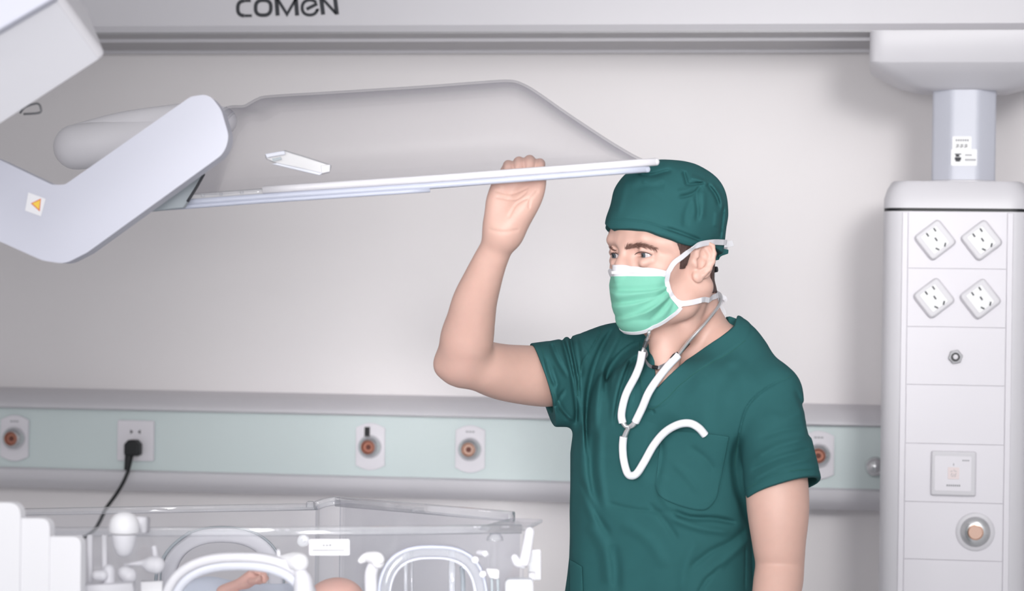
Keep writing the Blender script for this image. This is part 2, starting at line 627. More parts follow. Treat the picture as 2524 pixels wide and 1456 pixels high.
# pole
rp = (tp(2456, 330, my - .06).x - tp(2297, 330, my - .06).x) / 2
zc1 = wz(2360, 452, my - .02)
sec = rounded_poly([(math.cos(math.radians(22.5 + 45 * k)) * rp * 1.075, math.sin(math.radians(22.5 + 45 * k)) * rp * 1.075) for k in range(8)], .018, 4)
loft('pole', [[(mx + a, my + b, z) for a, b in sec] for z in (zb0 + .01, zc1 - .002)], M['cool_white'], tw)
loft('pole_collar', [[(mx + a * s, my + b * s, z) for a, b in sec] for z, s in ((zc1 + .006, 1.02), (zc1 + .004, 1.06), (zc1 - .002, 1.07))], M['white'], tw)
# cap, gasket, body
sect = lambda s, d: rrect(2 * hw * s, TD * d, .045, 6)
zc0 = wz(2360, 513, TY)
cy = TY + TD / 2
loft('top_cap', [[(xc + a, cy + b, z) for a, b in sect(s, d)] for z, s, d in ((zc0, 1, 1), (zc0 + (zc1 - zc0) * .35, .995, .995), (zc0 + (zc1 - zc0) * .7, .955, .95), (zc1 - .003, .90, .92), (zc1, .88, .90))], M['white'], tw)
loft('gasket', [[(xc + a, cy + b, z) for a, b in sect(.992, .99)] for z in (zc0 + .001, ztop - .001)], M['black'], tw)
zend = .45
loft('body', [[(xc + a, cy + b, z) for a, b in sect(1, 1)] for z in (ztop, zend)], M['white'], tw)
loft('base_cap', [[(xc + a, cy + b, z) for a, b in sect(s, s)] for z, s in ((zend, .995), (zend - .03, .97), (zend - .05, .85))], M['white'], tw)
wch = (tp(2482, 560).x - tp(2238, 560).x) / 2
for s in (-1, 1):
    xx = xc + s * (wch + .006)
    box('edge_channel', (xx - .006, TY - .003, zend), (xx + .006, TY + .01, ztop - .002), M['white_soft'], tw, bevel=.002)
# front panels between thin seams
ys = [521, 662, 806, 949, 1094, 1238, 1380, 1520]
for i in range(len(ys) - 1):
    box('front_panel', (xc - wch + .0004, TY - .0022, wz(2357, ys[i + 1], TY) + .0004), (xc + wch - .0004, TY + .004, wz(2357, ys[i], TY) - .0004), M['white_soft'], tw, bevel=.0006, seg=1)
box('front_panel', (xc - wch + .0004, TY - .0022, zend), (xc + wch - .0004, TY + .004, wz(2357, 1520, TY) - .0004), M['white_soft'], tw, bevel=.0006, seg=1)
PF = TY - .0022


def tower_socket(px, py):
    c = on_plane_y(px, py, PF)
    s = 80 / 2 * c.y / FPX * .94
    a = math.radians(38.5)
    R = lambda u, v, y: (c.x + u * math.cos(a) - v * math.sin(a), y, c.z + u * math.sin(a) + v * math.cos(a))
    o = prism('power_socket', [R(u, v, PF) for u, v in rrect(2 * s, 2 * s, .010)], (0, -.012, 0), M['white'], tw, bevel=.005, seg=4)
    prism('socket_insert', [R(u - .0006, v, PF - .011) for u, v in rrect(1.22 * s, 1.42 * s, .003)], (0, -.0022, 0), M['paper'], o, bevel=.0006)
    yy = PF - .0128
    k = s / .036
    # three-pin group below, two-pin group above, all turned with the plate
    for (u, v, w, hh, t) in ((.000, -.0005, .0028, .0075, 30), (.0072, -.0160, .0028, .0078, -52), (-.0125, -.0095 - .004, .0028, .0078, 22), (-.0105, .0150, .0028, .0072, 0), (.0045, .0155, .0028, .0072, 0)):
        pass
    for (dx, dz, t) in ((-16, 13, 35), (3, 27, 35), (7, 1, 35), (11, -25, 65), (31, -13, -14)):
        pxm = c.y / FPX
        t = math.radians(t)
        q = []
        for u, v in ((-.0015, -.0040), (.0015, -.0040), (.0015, .0040), (-.0015, .0040)):
            q.append((c.x + dx * pxm * .9 - .0035 + u * math.cos(t) - v * math.sin(t), yy, c.z + dz * pxm * .9 + u * math.sin(t) + v * math.cos(t)))
        prism('pin_slot', q, (0, -.0009, 0), M['dark'], o, smooth=False)
    return o


for p in ((2305, 591), (2419, 592), (2302, 734), (2416, 736)):
    tower_socket(*p)

# hex gas nut
c = on_plane_y(2355, 879, PF)
nut = lathe('threaded_nipple', [(.0085, 0), (.0085, .012), (.0065, .0135), (.0055, .0135)], c, (0, -1, 0), M['steel'], tw, n=24, open_end=True)
hx = [(c.x + .0148 * math.cos(math.radians(60 * k + 12)), PF, c.z + .0148 * math.sin(math.radians(60 * k + 12))) for k in range(6)]
prism('hex_nut', hx, (0, -.006, 0), M['steel'], nut, bevel=.001)
lathe('bore', [(.0050, .0115), (.0048, .0142), (.002, .0145)], c, (0, -1, 0), M['white'], nut, n=20)
lathe('black_ring', [(.0085, .0122), (.0082, .0140), (.0058, .0140)], c, (0, -1, 0), M['black'], nut, n=24, open_end=True)

# switch with pink call button
c = on_plane_y(2350, 1166, PF)
hs = 54 * c.y / FPX
sw = prism('switch_plate', [(c.x + a, PF, c.z + b) for a, b in rrect(2 * hs, 2 * hs, .005)], (0, -.009, 0), M['white'], tw, bevel=.004, seg=4)
prism('switch_insert', [(c.x - .001 + a, PF - .0085, c.z + b) for a, b in rrect(1.62 * hs, 1.56 * hs, .003)], (0, -.0012, 0), M['white_soft'], sw, bevel=.0004)
bz = c.z + 1 * c.y / FPX
prism('call_button', [(c.x - .0 + a, PF - .0095, bz + b) for a, b in rrect(.0225, .0235, .0015)], (0, -.0015, 0), M['pink'], sw, bevel=.0005)
for k, (dx, dz, w, t) in enumerate(((-.004, .004, .004, 20), (.001, .006, .003, 90), (.004, .004, .004, -10), (-.004, -.002, .005, 70), (.000, -.003, .003, 80), (.004, -.002, .005, 60), (-.002, -.006, .004, 0), (.003, -.006, .003, 40))):
    t = math.radians(t)
    q = [(c.x + dx + u * math.cos(t) - v * math.sin(t), PF - .0112, bz + dz + u * math.sin(t) + v * math.cos(t)) for u, v in ((-w / 2, -.0004), (w / 2, -.0004), (w / 2, .0004), (-w / 2, .0004))]
    prism('button_mark', q, (0, -.0003, 0), M['faint'], sw, smooth=False)
box('indicator_mark', (c.x - .0005, PF - .0102, bz + .015), (c.x + .0005, PF - .0096, bz + .0195), M['dark'], sw)
for k in range(7):
    box('printed_letter', (c.x - .0135 + k * .0040, PF - .0102, bz - .0262), (c.x - .0135 + k * .0040 + .0028, PF - .0096, bz - .0228), M['faint'], sw)
for k in range(4):
    box('printed_letter', (c.x + .017 + k * .0036, PF - .0102, bz + .0245), (c.x + .017 + k * .0036 + .0026, PF - .0096, bz + .0270), M['faint'], sw)

# copper gas outlet in its clear ring
c = on_plane_y(2404, 1310, PF)
cr = lathe('clear_ring', [(.0385, 0), (.0385, .002), (.0372, .003), (.030, .003), (.030, .001)], c, (0, -1, 0), M['white'], tw, n=48)
lathe('chrome_collar', [(.0292, 0), (.0292, .006), (.0275, .009), (.0160, .0115), (.0155, .010)], c, (0, -1, 0), M['chrome'], cr, n=40)
lathe('copper_rim', [(.0158, .009), (.0158, .0125), (.0140, .0130), (.0132, .0118)], c, (0, -1, 0), M['pale_copper'], cr, n=32)
lathe('copper_core', [(.0133, .008), (.0133, .0112), (.0120, .0118), (.004, .0112), (.001, .0112)], c, (0, -1, 0), M['copper_red'] if 'copper_red' in M else M['copper'], cr, n=32)

# stickers on the pole
py_ = my - rp * .985
c = on_plane_y(2371, 352, py_)
k_ = py_ / FPX
st = prism('label_sticker', [(c.x + a * k_, py_, c.z + b * k_) for a, b in rrect(46, 32, 4)], (0, -.0014, 0), M['paper'], tw, smooth=False)
for j in range(6):
    box('printed_letter', (c.x + (-15 + j * 5.4) * k_, py_ - .0018, c.z + 4 * k_), (c.x + (-11.2 + j * 5.4) * k_, py_ - .0013, c.z + 8.5 * k_), M['faint'], st)
for j in range(3):
    for (a, b, w, hgt) in ((0, 2, 8, 1.1), (0, -2, 8, 1.1), (3.4, 0, 1.2, 8), (0.6, -3.5, 1.2, 4)):
        x0 = c.x + (-14 + j * 10 + a) * k_
        box('printed_letter', (x0, py_ - .0018, c.z + (-7 + b - hgt / 2) * k_), (x0 + w * k_, py_ - .0013, c.z + (-7 + b + hgt / 2) * k_), M['dark'], st)
c = on_plane_y(2376, 388, py_)
st = prism('label_sticker', [(c.x + a * k_, py_ - .0006, c.z + b * k_) for a, b in rrect(62, 41, 4)], (0, -.0014, 0), M['paper'], tw, smooth=False)
for (a, b, w, hgt) in ((-22, 8, 15, 2.4), (-20, 4, 9, 5), (-22, -3, 15, 7), (-20, -8, 11, 4)):
    box('printed_symbol', (c.x + a * k_, py_ - .0024, c.z + (b - hgt / 2) * k_), (c.x + (a + w) * k_, py_ - .0018, c.z + (b + hgt / 2) * k_), M['dark'], st)
for j in range(4):
    box('printed_letter', (c.x + (3 + j * 4) * k_, py_ - .0024, c.z + 4 * k_), (c.x + (6 + j * 4) * k_, py_ - .0018, c.z + 7.5 * k_), M['faint'], st)
for j in range(6):
    box('printed_letter', (c.x + (3 + j * 4.3) * k_, py_ - .0024, c.z - 8 * k_), (c.x + (6.2 + j * 4.3) * k_, py_ - .0018, c.z - 3.6 * k_), M['faint'], st)
# ------------------------------------------------------------------ smooth solid modelling (bodies and cloth), in camera space metres
def nrm(v):
    v = np.asarray(v, float)
    return v / np.linalg.norm(v)


def f_cap(a, b, ra, rb):
    a, b = np.asarray(a, np.float32), np.asarray(b, np.float32)
    ba = b - a
    L2 = float(ba @ ba) + 1e-12

    def f(p):
        pa = p - a
        h = np.clip((pa @ ba) / L2, 0, 1)
        q = pa - h[:, None] * ba
        return np.sqrt((q * q).sum(1)) - (ra + (rb - ra) * h)
    return f


def f_ell(c, r, R=None):
    c, r = np.asarray(c, np.float32), np.asarray(r, np.float32)
    R = np.eye(3, dtype=np.float32) if R is None else np.asarray(R, np.float32)

    def f(p):
        q = (p - c) @ R.T
        k0 = np.sqrt(((q / r) ** 2).sum(1)) + 1e-9
        k1 = np.sqrt(((q / (r * r)) ** 2).sum(1)) + 1e-9
        return k0 * (k0 - 1) / k1
    return f


def f_half(n, c):
    """positive on the side n points to"""
    n, c = np.asarray(nrm(n), np.float32), np.asarray(c, np.float32)
    return lambda p: (p - c) @ n


class Solid:
    def __init__(self):
        self.ops = []                 # (kind, fn, k)
        self.disp = []                # functions added to the distance
        self.post = []                # hollows cut after that

    def add(self, fn, k=.01):
        self.ops.append(('u', fn, k)); return self

    def cut(self, fn, k=.004):
        self.ops.append(('s', fn, k)); return self

    def clip(self, fn, k=.001):
        """keep where fn < 0"""
        self.ops.append(('i', fn, k)); return self

    def cap(self, pts, k=.01, mirror=None):
        """chain of (point, radius)"""
        for (a, ra), (b, rb) in zip(pts[:-1], pts[1:]):
            self.add(f_cap(a, b, ra, rb), k)
        return self

    def ell(self, c, r, R=None, k=.01):
        return self.add(f_ell(c, r, R), k)

    def eval(self, p, ops=None, disp=True):
        p = np.asarray(p, np.float32)
        d = np.full(len(p), 1e3, np.float32)
        if ops is None:
            ops = self.ops
            if 8 <= len(p) and len(ops) > 6:
                c = (p.min(0) + p.max(0)) / 2
                R = float(np.sqrt(((p - c) ** 2).sum(1).max()))
                if R < .15:
                    ops = self.near(c, R)
        for kind, fn, k in ops:
            v = fn(p)
            if kind == 'u':
                h = np.maximum(k - np.abs(d - v), 0)
                d = np.minimum(d, v) - h * h / (4 * k)
            else:
                w = -v if kind == 's' else v
                h = np.maximum(k - np.abs(d - w), 0)
                d = np.maximum(d, w) + h * h / (4 * k)
        if disp:
            for f in self.disp:
                d = d + f(p)
            for f in self.post:
                d = np.maximum(d, -f(p))
        return d

    def near(self, c, R):
        """only the shapes that can matter within R of c"""
        c = np.asarray(c, np.float32)[None]
        v = [float(o[1](c)[0]) for o in self.ops]
        um = min(x for x, o in zip(v, self.ops) if o[0] == 'u')
        R = 2.4 * R + .004
        return [o for x, o in zip(v, self.ops) if (o[0] == 'u' and x < um + R + o[2]) or (o[0] == 's' and x < R + o[2]) or (o[0] == 'i' and x > -(R + o[2]))]

    def mesh(self, lo, hi, h, margin=.004, nb=16):
        lo, hi = np.asarray(lo, float), np.asarray(hi, float)
        bs = nb * h
        nblk = np.ceil((hi - lo) / bs).astype(int)
        I = np.stack(np.meshgrid(*[np.arange(n) for n in nblk], indexing='ij'), -1).reshape(-1, 3)
        C = (lo + (I + .5) * bs).astype(np.float32)
        Rb = bs * math.sqrt(3) / 2
        vals = np.stack([fn(C) for _, fn, _ in self.ops])
        d = self.eval(C, disp=False)
        act = np.abs(d) < Rb * 1.25 + margin
        I, vals, d = I[act], vals[:, act], d[act]
        g = np.arange(nb + 1)
        G = np.stack(np.meshgrid(g, g, g, indexing='ij'), -1).reshape(-1, 3)
        corners = np.array([(i, j, k) for i in (0, 1) for j in (0, 1) for k in (0, 1)])
        eds = [(a, b) for a in range(8) for b in range(a + 1, 8) if np.abs(corners[a] - corners[b]).sum() == 1]
        kinds = [o[0] for o in self.ops]
        ks = np.array([o[2] for o in self.ops])
        N = np.array(nblk) * nb + 4
        key = lambda c: (c[..., 0] + 2) * (N[1] * N[2]) + (c[..., 1] + 2) * N[2] + (c[..., 2] + 2)
        VK, VP, Q = [], [], []
        for b in range(len(I)):
            v = vals[:, b]
            um = min((v[i] for i in range(len(v)) if kinds[i] == 'u'))
            ops = []
            for i, o in enumerate(self.ops):
                if o[0] == 'u':
                    if v[i] < um + 2.4 * Rb + ks[i] + .004: ops.append(o)
                elif o[0] == 's':
                    if v[i] < 2.4 * Rb + ks[i] + .004: ops.append(o)
                else:
                    if v[i] > -(2.4 * Rb + ks[i] + .004): ops.append(o)
            base = I[b] * nb
            P = (lo + (base + G) * h).astype(np.float32)
            V = self.eval(P, ops).reshape(nb + 1, nb + 1, nb + 1)
            S = V < 0
            if S.all() or not S.any():
                continue
            cnt = sum(S[i:i + nb, j:j + nb, k:k + nb].astype(np.int8) for i, j, k in corners)
            cell = np.argwhere((cnt > 0) & (cnt < 8))
            cv = np.stack([V[cell[:, 0] + c[0], cell[:, 1] + c[1], cell[:, 2] + c[2]] for c in corners], 1)
            acc = np.zeros((len(cell), 3)); n = np.zeros(len(cell))
            for a, e in eds:
                m = (cv[:, a] < 0) != (cv[:, e] < 0)
                t = np.where(m, cv[:, a] / np.where(m, cv[:, a] - cv[:, e], 1), 0)
                acc += m[:, None] * (corners[a] + t[:, None] * (corners[e] - corners[a]))
                n += m
            VK.append(key(base + cell)); VP.append(lo + (base + cell + acc / n[:, None]) * h)
            for ax in range(3):
                A = S[:nb, :nb, :nb]
                sl = [slice(0, nb)] * 3
                sl[ax] = slice(1, nb + 1)
                B = S[tuple(sl)]
                e = np.argwhere(A != B)
                if not len(e): continue
                flip = A[e[:, 0], e[:, 1], e[:, 2]]
                u, w = [(1, 2), (2, 0), (0, 1)][ax]
                e = e + base
                eu, ew = np.zeros(3, int), np.zeros(3, int)
                eu[u] = 1; ew[w] = 1
                q = np.stack([key(e - eu - ew), key(e - ew), key(e), key(e - eu)], 1)
                q = np.where(flip[:, None], q, q[:, ::-1])
                Q.append(q)
        VK, VP, Q = np.concatenate(VK), np.concatenate(VP), np.concatenate(Q)
        uk, idx = np.unique(VK, return_index=True)
        P = VP[idx]
        F = np.searchsorted(uk, Q)
        F = np.clip(F, 0, len(uk) - 1)
        ok = (uk[F] == Q).all(1)
        return P, F[ok]


def sdf_obj(name, sol, lo, hi, h, mat, parent=None, margin=.004, keep=None, smooth_mask=None, smooth_it=10):
    P, F = sol.mesh(lo, hi, h, margin)
    if keep is not None:
        P, F = keep(P, F)
    if smooth_mask is not None:
        m = smooth_mask(P)[:, None]
        E = np.concatenate([F[:, [0, 1]], F[:, [1, 2]], F[:, [2, 3]], F[:, [3, 0]]])
        deg = np.bincount(E[:, 0], minlength=len(P)).astype(float)[:, None] + 1e-9
        for _ in range(smooth_it):
            acc = np.stack([np.bincount(E[:, 0], weights=P[E[:, 1], i], minlength=len(P)) for i in range(3)], -1)
            P = P + m * .6 * (acc / deg - P)
    W = cam2world(P)
    me = bpy.data.meshes.new(name)
    me.vertices.add(len(W)); me.vertices.foreach_set('co', W.astype(np.float32).ravel())
    me.loops.add(F.size); me.loops.foreach_set('vertex_index', F.astype(np.int32).ravel())
    me.polygons.add(len(F))
    me.polygons.foreach_set('loop_start', np.arange(0, F.size, 4, dtype=np.int32))
    me.polygons.foreach_set('loop_total', np.full(len(F), 4, np.int32))
    me.update(calc_edges=True)
    me.validate()
    o = finish(name, me, mat, parent, smooth=True)
    return o


def ray_hit(sol, px, py, d0=3.2, d1=4.4, off=0.0):
    """camera-space point where the ray through pixels meets the solid grown by off (arrays)"""
    px, py = np.atleast_1d(np.asarray(px, float)), np.atleast_1d(np.asarray(py, float))
    dirs = np.stack([(px - CX) / FPX, np.ones_like(px), (CY - py) / FPX], -1)
    L = np.linalg.norm(dirs, axis=1)
    t = np.full(len(px), d0)
    for _ in range(90):
        v = sol.eval(dirs * t[:, None]) - off
        t = np.minimum(t + np.where(np.abs(v) > 2e-5, v * .7 / L, 0), d1)
    return dirs * t[:, None]


def grad(sol, P, e=1e-3):
    P = np.asarray(P, float)
    g = np.stack([sol.eval(P + e * np.eye(3)[i]) - sol.eval(P - e * np.eye(3)[i]) for i in range(3)], -1)
    return g / (np.linalg.norm(g, axis=1)[:, None] + 1e-9)


def vnoise(p, seed=0):
    """smooth value noise in [-1, 1]"""
    p = np.asarray(p, np.float32)
    i = np.floor(p).astype(np.int64)
    f = p - i
    f = f * f * (3 - 2 * f)

    def hsh(a):
        n = (a[:, 0] * 73856093) ^ (a[:, 1] * 19349663) ^ (a[:, 2] * 83492791) ^ (seed * 2654435761)
        n = (n ^ (n >> 13)) * 1274126177
        return ((n ^ (n >> 16)) & 0xffff).astype(np.float32) / 32767.5 - 1
    out = 0
    for a in (0, 1):
        for b in (0, 1):
            for c in (0, 1):
                w = (f[:, 0] if a else 1 - f[:, 0]) * (f[:, 1] if b else 1 - f[:, 1]) * (f[:, 2] if c else 1 - f[:, 2])
                out = out + w * hsh(i + np.array([a, b, c]))
    return out


def to_px(p):
    return CX + p[:, 0] / p[:, 1] * FPX, CY - p[:, 2] / p[:, 1] * FPX


def seg_dist2(x, y, poly, closed=False):
    """distance in pixels to a polyline and the position along it 0..1"""
    n = len(poly)
    best = np.full(len(x), 1e9, np.float32)
    along = np.zeros(len(x), np.float32)
    m = n if closed else n - 1
    for i in range(m):
        ax, ay = poly[i]; bx, by = poly[(i + 1) % n]
        dx, dy = bx - ax, by - ay
        L2 = dx * dx + dy * dy + 1e-9
        t = np.clip(((x - ax) * dx + (y - ay) * dy) / L2, 0, 1)
        d = np.hypot(x - ax - t * dx, y - ay - t * dy)
        c = d < best
        best = np.where(c, d, best)
        along = np.where(c, (i + t) / m, along)
    return best, along


def inside2(x, y, poly):
    r = np.zeros(len(x), bool)
    n = len(poly)
    for i in range(n):
        ax, ay = poly[i]; bx, by = poly[(i + 1) % n]
        c = (ay > y) != (by > y)
        with np.errstate(divide='ignore', invalid='ignore'):
            r ^= c & (x < (bx - ax) * (y - ay) / (by - ay if by != ay else 1e-9) + ax)
    return r


def folds(strokes_, dmax, gain=1.0, width=1.0):
    """cloth folds: (polyline in pixels, height in mm (+ ridge, - furrow), half-width px); only on the near side"""
    items = [(np.array(catmull([(a, b, 0) for a, b in pl], 4))[:, :2], h * .001, w * width) for pl, h, w in strokes_]
    boxes = [(p[:, 0].min() - 3 * w, p[:, 0].max() + 3 * w, p[:, 1].min() - 3 * w, p[:, 1].max() + 3 * w) for p, h, w in items]

    def f(p):
        x, y = to_px(p)
        out = np.zeros(len(p), np.float32)
        x0, x1, y0, y1 = x.min(), x.max(), y.min(), y.max()
        near = p[:, 1] < dmax
        for (pl, h, w), bx in zip(items, boxes):
            if x1 < bx[0] or x0 > bx[1] or y1 < bx[2] or y0 > bx[3]:
                continue
            d, s = seg_dist2(x, y, pl)
            env = np.clip(np.minimum(s, 1 - s) * 5 + .15, 0, 1)
            out -= h * env * np.exp(-(d / w) ** 2) * near
        return .0085 * np.tanh(out * gain / .0085)
    return f
# ------------------------------------------------------------------ the person
M['skin'] = material('skin', (206, 168, 155), .48, var=.05, vscale=60, sss=.12, bump=.12, bscale=900)
M['scrub'] = material('green_scrub_cotton', (43, 88, 90), .82, var=.05, vscale=40, spec=.12, bump=.25, bscale=1800)
M['scrub_seam'] = material('green_seam_thread', (30, 88, 82), .85)
M['mask_green'] = material('mint_green_mask_cloth', (116, 184, 162), .75, var=.05, vscale=50, bump=.15, bscale=1500, sss=.05)
M['mask_white'] = material('white_mask_edging', (214, 213, 218), .7, bump=.1, bscale=1500)
M['hair'] = material('dark_brown_hair', (74, 54, 50), .6, var=.3, vscale=300)
M['brow'] = material('brown_brow_hair', (112, 80, 70), .7)
M['eye_white'] = material('eye_white', (196, 186, 187), .15, coat=.5)
M['iris'] = material('grey_iris', (72, 84, 92), .12, var=.25, vscale=400, coat=.6)
M['pupil'] = material('pupil', (10, 10, 12), .1, coat=.6)
M['tube'] = material('white_rubber_tube', (232, 233, 238), .38, coat=.1)

TH = math.radians(47)
HF = np.array([-math.sin(TH), -math.cos(TH), -.03]); HF = nrm(HF)
HL = np.array([math.cos(TH), -math.sin(TH), 0])
HU = np.cross(HL, HF); HU = HU if HU[2] > 0 else -HU
HR = np.stack([HL, HF, HU])
H0 = PC(1650, 640, 3.92)


def hp(l, f, u):
    return H0 + HL * l + HF * f + HU * u


def head_ops(S):
    e = lambda c, r, k: S.ell(hp(*c), r, HR, k)
    e((0, -.004, .045), (.0725, .087, .081), .01)
    e((0, .036, .052), (.063, .071, .060), .03)
    e((0, .040, -.020), (.057, .062, .078), .03)
    for s in (-1, 1):
        S.cap([(hp(s * .056, .000, -.045), .016), (hp(s * .050, .022, -.072), .013), (hp(s * .020, .078, -.094), .014)], .035)
        e((s * .0435, .064, -.012), (.0175, .0195, .016), .02)
        S.cap([(hp(s * .010, .0965, .028), .0095), (hp(s * .034, .0905, .033), .0095), (hp(s * .052, .070, .027), .009)], .012)
        e((s * .066, .035, .03), (.010, .03, .03), .02)
    e((0, .084, -.090), (.022, .018, .017), .02)
    e((0, .075, -.055), (.026, .028, .022), .02)
    S.cap([(hp(0, .100, .014), .0085), (hp(0, .1095, -.008), .0083), (hp(0, .110, -.028), .0095)], .016)
    for s in (-1, 1):
        e((s * .012, .097, -.034), (.008, .012, .008), .008)
    for s in (-1, 1):
        S.cut(f_ell(hp(s * .033, .106, .010), (.0195, .018, .0125), HR), .014)
    for s in (-1, 1):
        S.add(f_ell(hp(s * .0325, .0815, .0095), (.0150, .0142, .0140), HR), .007)
        # upper lid fold and lower lid bag
        S.cap([(hp(s * .018, .090, .0160), .0030), (hp(s * .032, .0962, .0178), .0034), (hp(s * .047, .086, .0140), .0030)], .005)
        S.cap([(hp(s * .020, .091, .000), .0030), (hp(s * .032, .0945, -.0035), .0036), (hp(s * .045, .086, .000), .0030)], .008)
        # the slit
        S.cut(f_ell(hp(s * .0325, .0968, .0086), (.0160, .0150, .0037), HR), .0016)
    # ears
    for s in (1, -1):
        L_ = HL * s
        e1 = nrm(-HF * .88 + L_ * .47)
        en = nrm(L_ * .88 + HF * .47)
        eu = nrm(HU * .985 - HF * .17)
        E0 = hp(s * .0770, .006, -.003)
        RE = np.stack([e1, eu, en])
        q = lambda a, b, c: E0 + e1 * a + eu * b + en * c
        S.ell(q(.001, .002, 0), (.0172, .0285, .0052), RE, .006)
        S.ell(q(-.012, -.002, -.008), (.012, .022, .010), RE, .008)
        S.cut(f_ell(q(-.0020, -.003, .0078), (.0098, .0150, .0100), RE), .003)
        S.cut(f_ell(q(.001, .014, .0068), (.0085, .0085, .0055), RE), .004)
        rim = [q(-.011, .008, .0035), q(-.012, .017, .004), q(-.006, .026, .004), q(.004, .0295, .0036), q(.0135, .024, .0036), q(.0172, .012, .0036), q(.0165, -.001, .0036), q(.012, -.013, .003), q(.004, -.022, .002)]
        S.cap([(a + en * .0012, .0033) for a in rim], .003)
        ah = [q(.004, .018, .003), q(.0105, .010, .0034), q(.0105, -.002, .0034), q(.006, -.011, .003), q(-.001, -.014, .0028)]
        S.cap([(a, .0026) for a in ah], .004)
        S.ell(q(-.0055, -.0255, .001), (.0085, .0085, .0050), RE, .006)
        S.ell(q(-.0125, -.004, .004), (.0035, .0058, .0035), RE, .004)
    # neck
    S.cap([(hp(0, -.020, -.030), .055), (PC(1682, 770, 3.965), .055), (PC(1700, 840, 3.99), .060), (PC(1705, 900, 4.00), .070)], .022)
    S.cap([(hp(.062, -.014, -.045), .012), (PC(1690, 815, 3.912), .011), (PC(1636, 895, 3.892), .009)], .022)
    S.cap([(hp(.0, .055, -.085), .018), (PC(1634, 820, 3.905), .016), (PC(1642, 880, 3.90), .014)], .03)


# --- the torso, shared by the body (inside) and the scrub top (outside)
TB = math.radians(35)
BF = np.array([-math.sin(TB), -math.cos(TB), 0]); BL = np.array([math.cos(TB), -math.sin(TB), 0]); BU = np.array([0, 0, 1.0])
KN = [  # py, centre px, depth, half width, half depth
    (800, 1700, 4.01, .085, .050), (845, 1692, 4.01, .130, .068), (900, 1684, 4.00, .160, .088), (1000, 1664, 3.985, .172, .108), (1120, 1650, 3.975, .170, .117),
    (1250, 1642, 3.97, .165, .115), (1380, 1636, 3.97, .163, .113), (1520, 1632, 3.97, .170, .118), (1700, 1632, 3.97, .178, .124), (1800, 1632, 3.97, .178, .124)]
kz = np.array([PC(c, py, d)[2] for py, c, d, a, b in KN])[::-1]
kx = np.array([PC(c, py, d)[0] for py, c, d, a, b in KN])[::-1]
kd = np.array([d for py, c, d, a, b in KN])[::-1]
ka = np.array([a for *_, a, b in KN])[::-1]
kb = np.array([b for *_, b in KN])[::-1]


def f_torso(off=0.0):
    def f(p):
        z = p[:, 2]
        cx, cd = np.interp(z, kz, kx), np.interp(z, kz, kd)
        a, b = np.interp(z, kz, ka) + off, np.interp(z, kz, kb) + off
        dx, dy = p[:, 0] - cx, p[:, 1] - cd
        l = (dx * BL[0] + dy * BL[1]) / a
        q = (dx * BF[0] + dy * BF[1]) / b
        e = 2.35
        k0 = (np.abs(l) ** e + np.abs(q) ** e) ** (1 / e) + 1e-6
        k1 = np.sqrt((l / a) ** 2 + (q / b) ** 2) + 1e-6
        d = k0 * (k0 - 1) / np.maximum(k1, .5)
        d = np.clip(d, -.1, 1)
        return np.maximum(np.maximum(d, z - kz[-1] - off), kz[0] - off - z).astype(np.float32)
    return f


def torso_ops(S, off):
    S.add(f_torso(off), .02)
    # trapezius and shoulders
    S.cap([(PC(1712, 850, 4.00), .066 + off), (PC(1800, 868, 3.935), .047 + off), (PC(1893, 975, 3.865), .0505 + off)], .03)
    S.cap([(PC(1640, 880, 4.03), .066 + off), (PC(1560, 886, 4.055), .056 + off), (PC(1480, 905, 4.07), .054 + off)], .03)
    # chest
    S.ell(PC(1560, 1010, 3.93), (.075 + off, .05 + off, .07 + off), np.stack([BL, BF, BU]), .04)
    S.ell(PC(1740, 1010, 3.87), (.080 + off, .045 + off, .075 + off), np.stack([BL, BF, BU]), .04)
    S.add(f_cap(PC(1632, 870, 3.90), PC(1640, 990, 3.87), .018 + off, .020 + off), .04)


BODY = Solid()
head_ops(BODY)
torso_ops(BODY, -.015)


def f_chain(P, R):
    """smooth limb: many short tapered segments joined without bulges"""
    P, R = np.asarray(P, np.float32), np.asarray(R, np.float32)
    A, B = P[:-1], P[1:] - P[:-1]
    R0, DR = R[:-1], R[1:] - R[:-1]
    L2 = (B * B).sum(1) + 1e-12

    def f(p):
        c = (p.min(0) + p.max(0)) / 2
        ext = float(np.sqrt(((p - c) ** 2).sum(1).max()))
        h = np.clip(((c - A) * B).sum(1) / L2, 0, 1)
        w = c - A - h[:, None] * B
        dc = np.sqrt((w * w).sum(1)) - (R0 + DR * h)
        out = None
        for i in np.nonzero(dc < dc.min() + 2 * ext + .002)[0]:
            pa = p - A[i]
            hh = np.clip((pa @ B[i]) / L2[i], 0, 1)
            pa -= hh[:, None] * B[i]
            d = np.sqrt(np.einsum('ij,ij->i', pa, pa)) - (R0[i] + DR[i] * hh)
            out = d if out is None else np.minimum(out, d)
        return out
    return f


def chain(S, rows, k=.02, n=7):
    Q = catmull([list(PC(x, y, d)) + [r * d / FPX] for x, y, d, r in rows], n)
    S.add(f_chain(Q[:, :3], Q[:, 3]), k)


# right arm (raised)
chain(BODY, [(1475, 915, 4.08, 62), (1410, 924, 4.04, 62), (1368, 927, 4.02, 71), (1335, 927, 4.00, 75), (1247, 918, 3.95, 70), (1190, 902, 3.91, 64), (1143, 880, 3.885, 60)], .02)
chain(BODY, [(1143, 880, 3.885, 60), (1150, 838, 3.865, 66), (1160, 792, 3.845, 60.5), (1170, 744, 3.825, 55.5), (1187, 696, 3.805, 49), (1206, 648, 3.787, 43), (1228, 600, 3.772, 39), (1240, 567, 3.765, 38)], .012)
chain(BODY, [(1128, 905, 3.90, 42), (1100, 902, 3.895, 27)], .025)
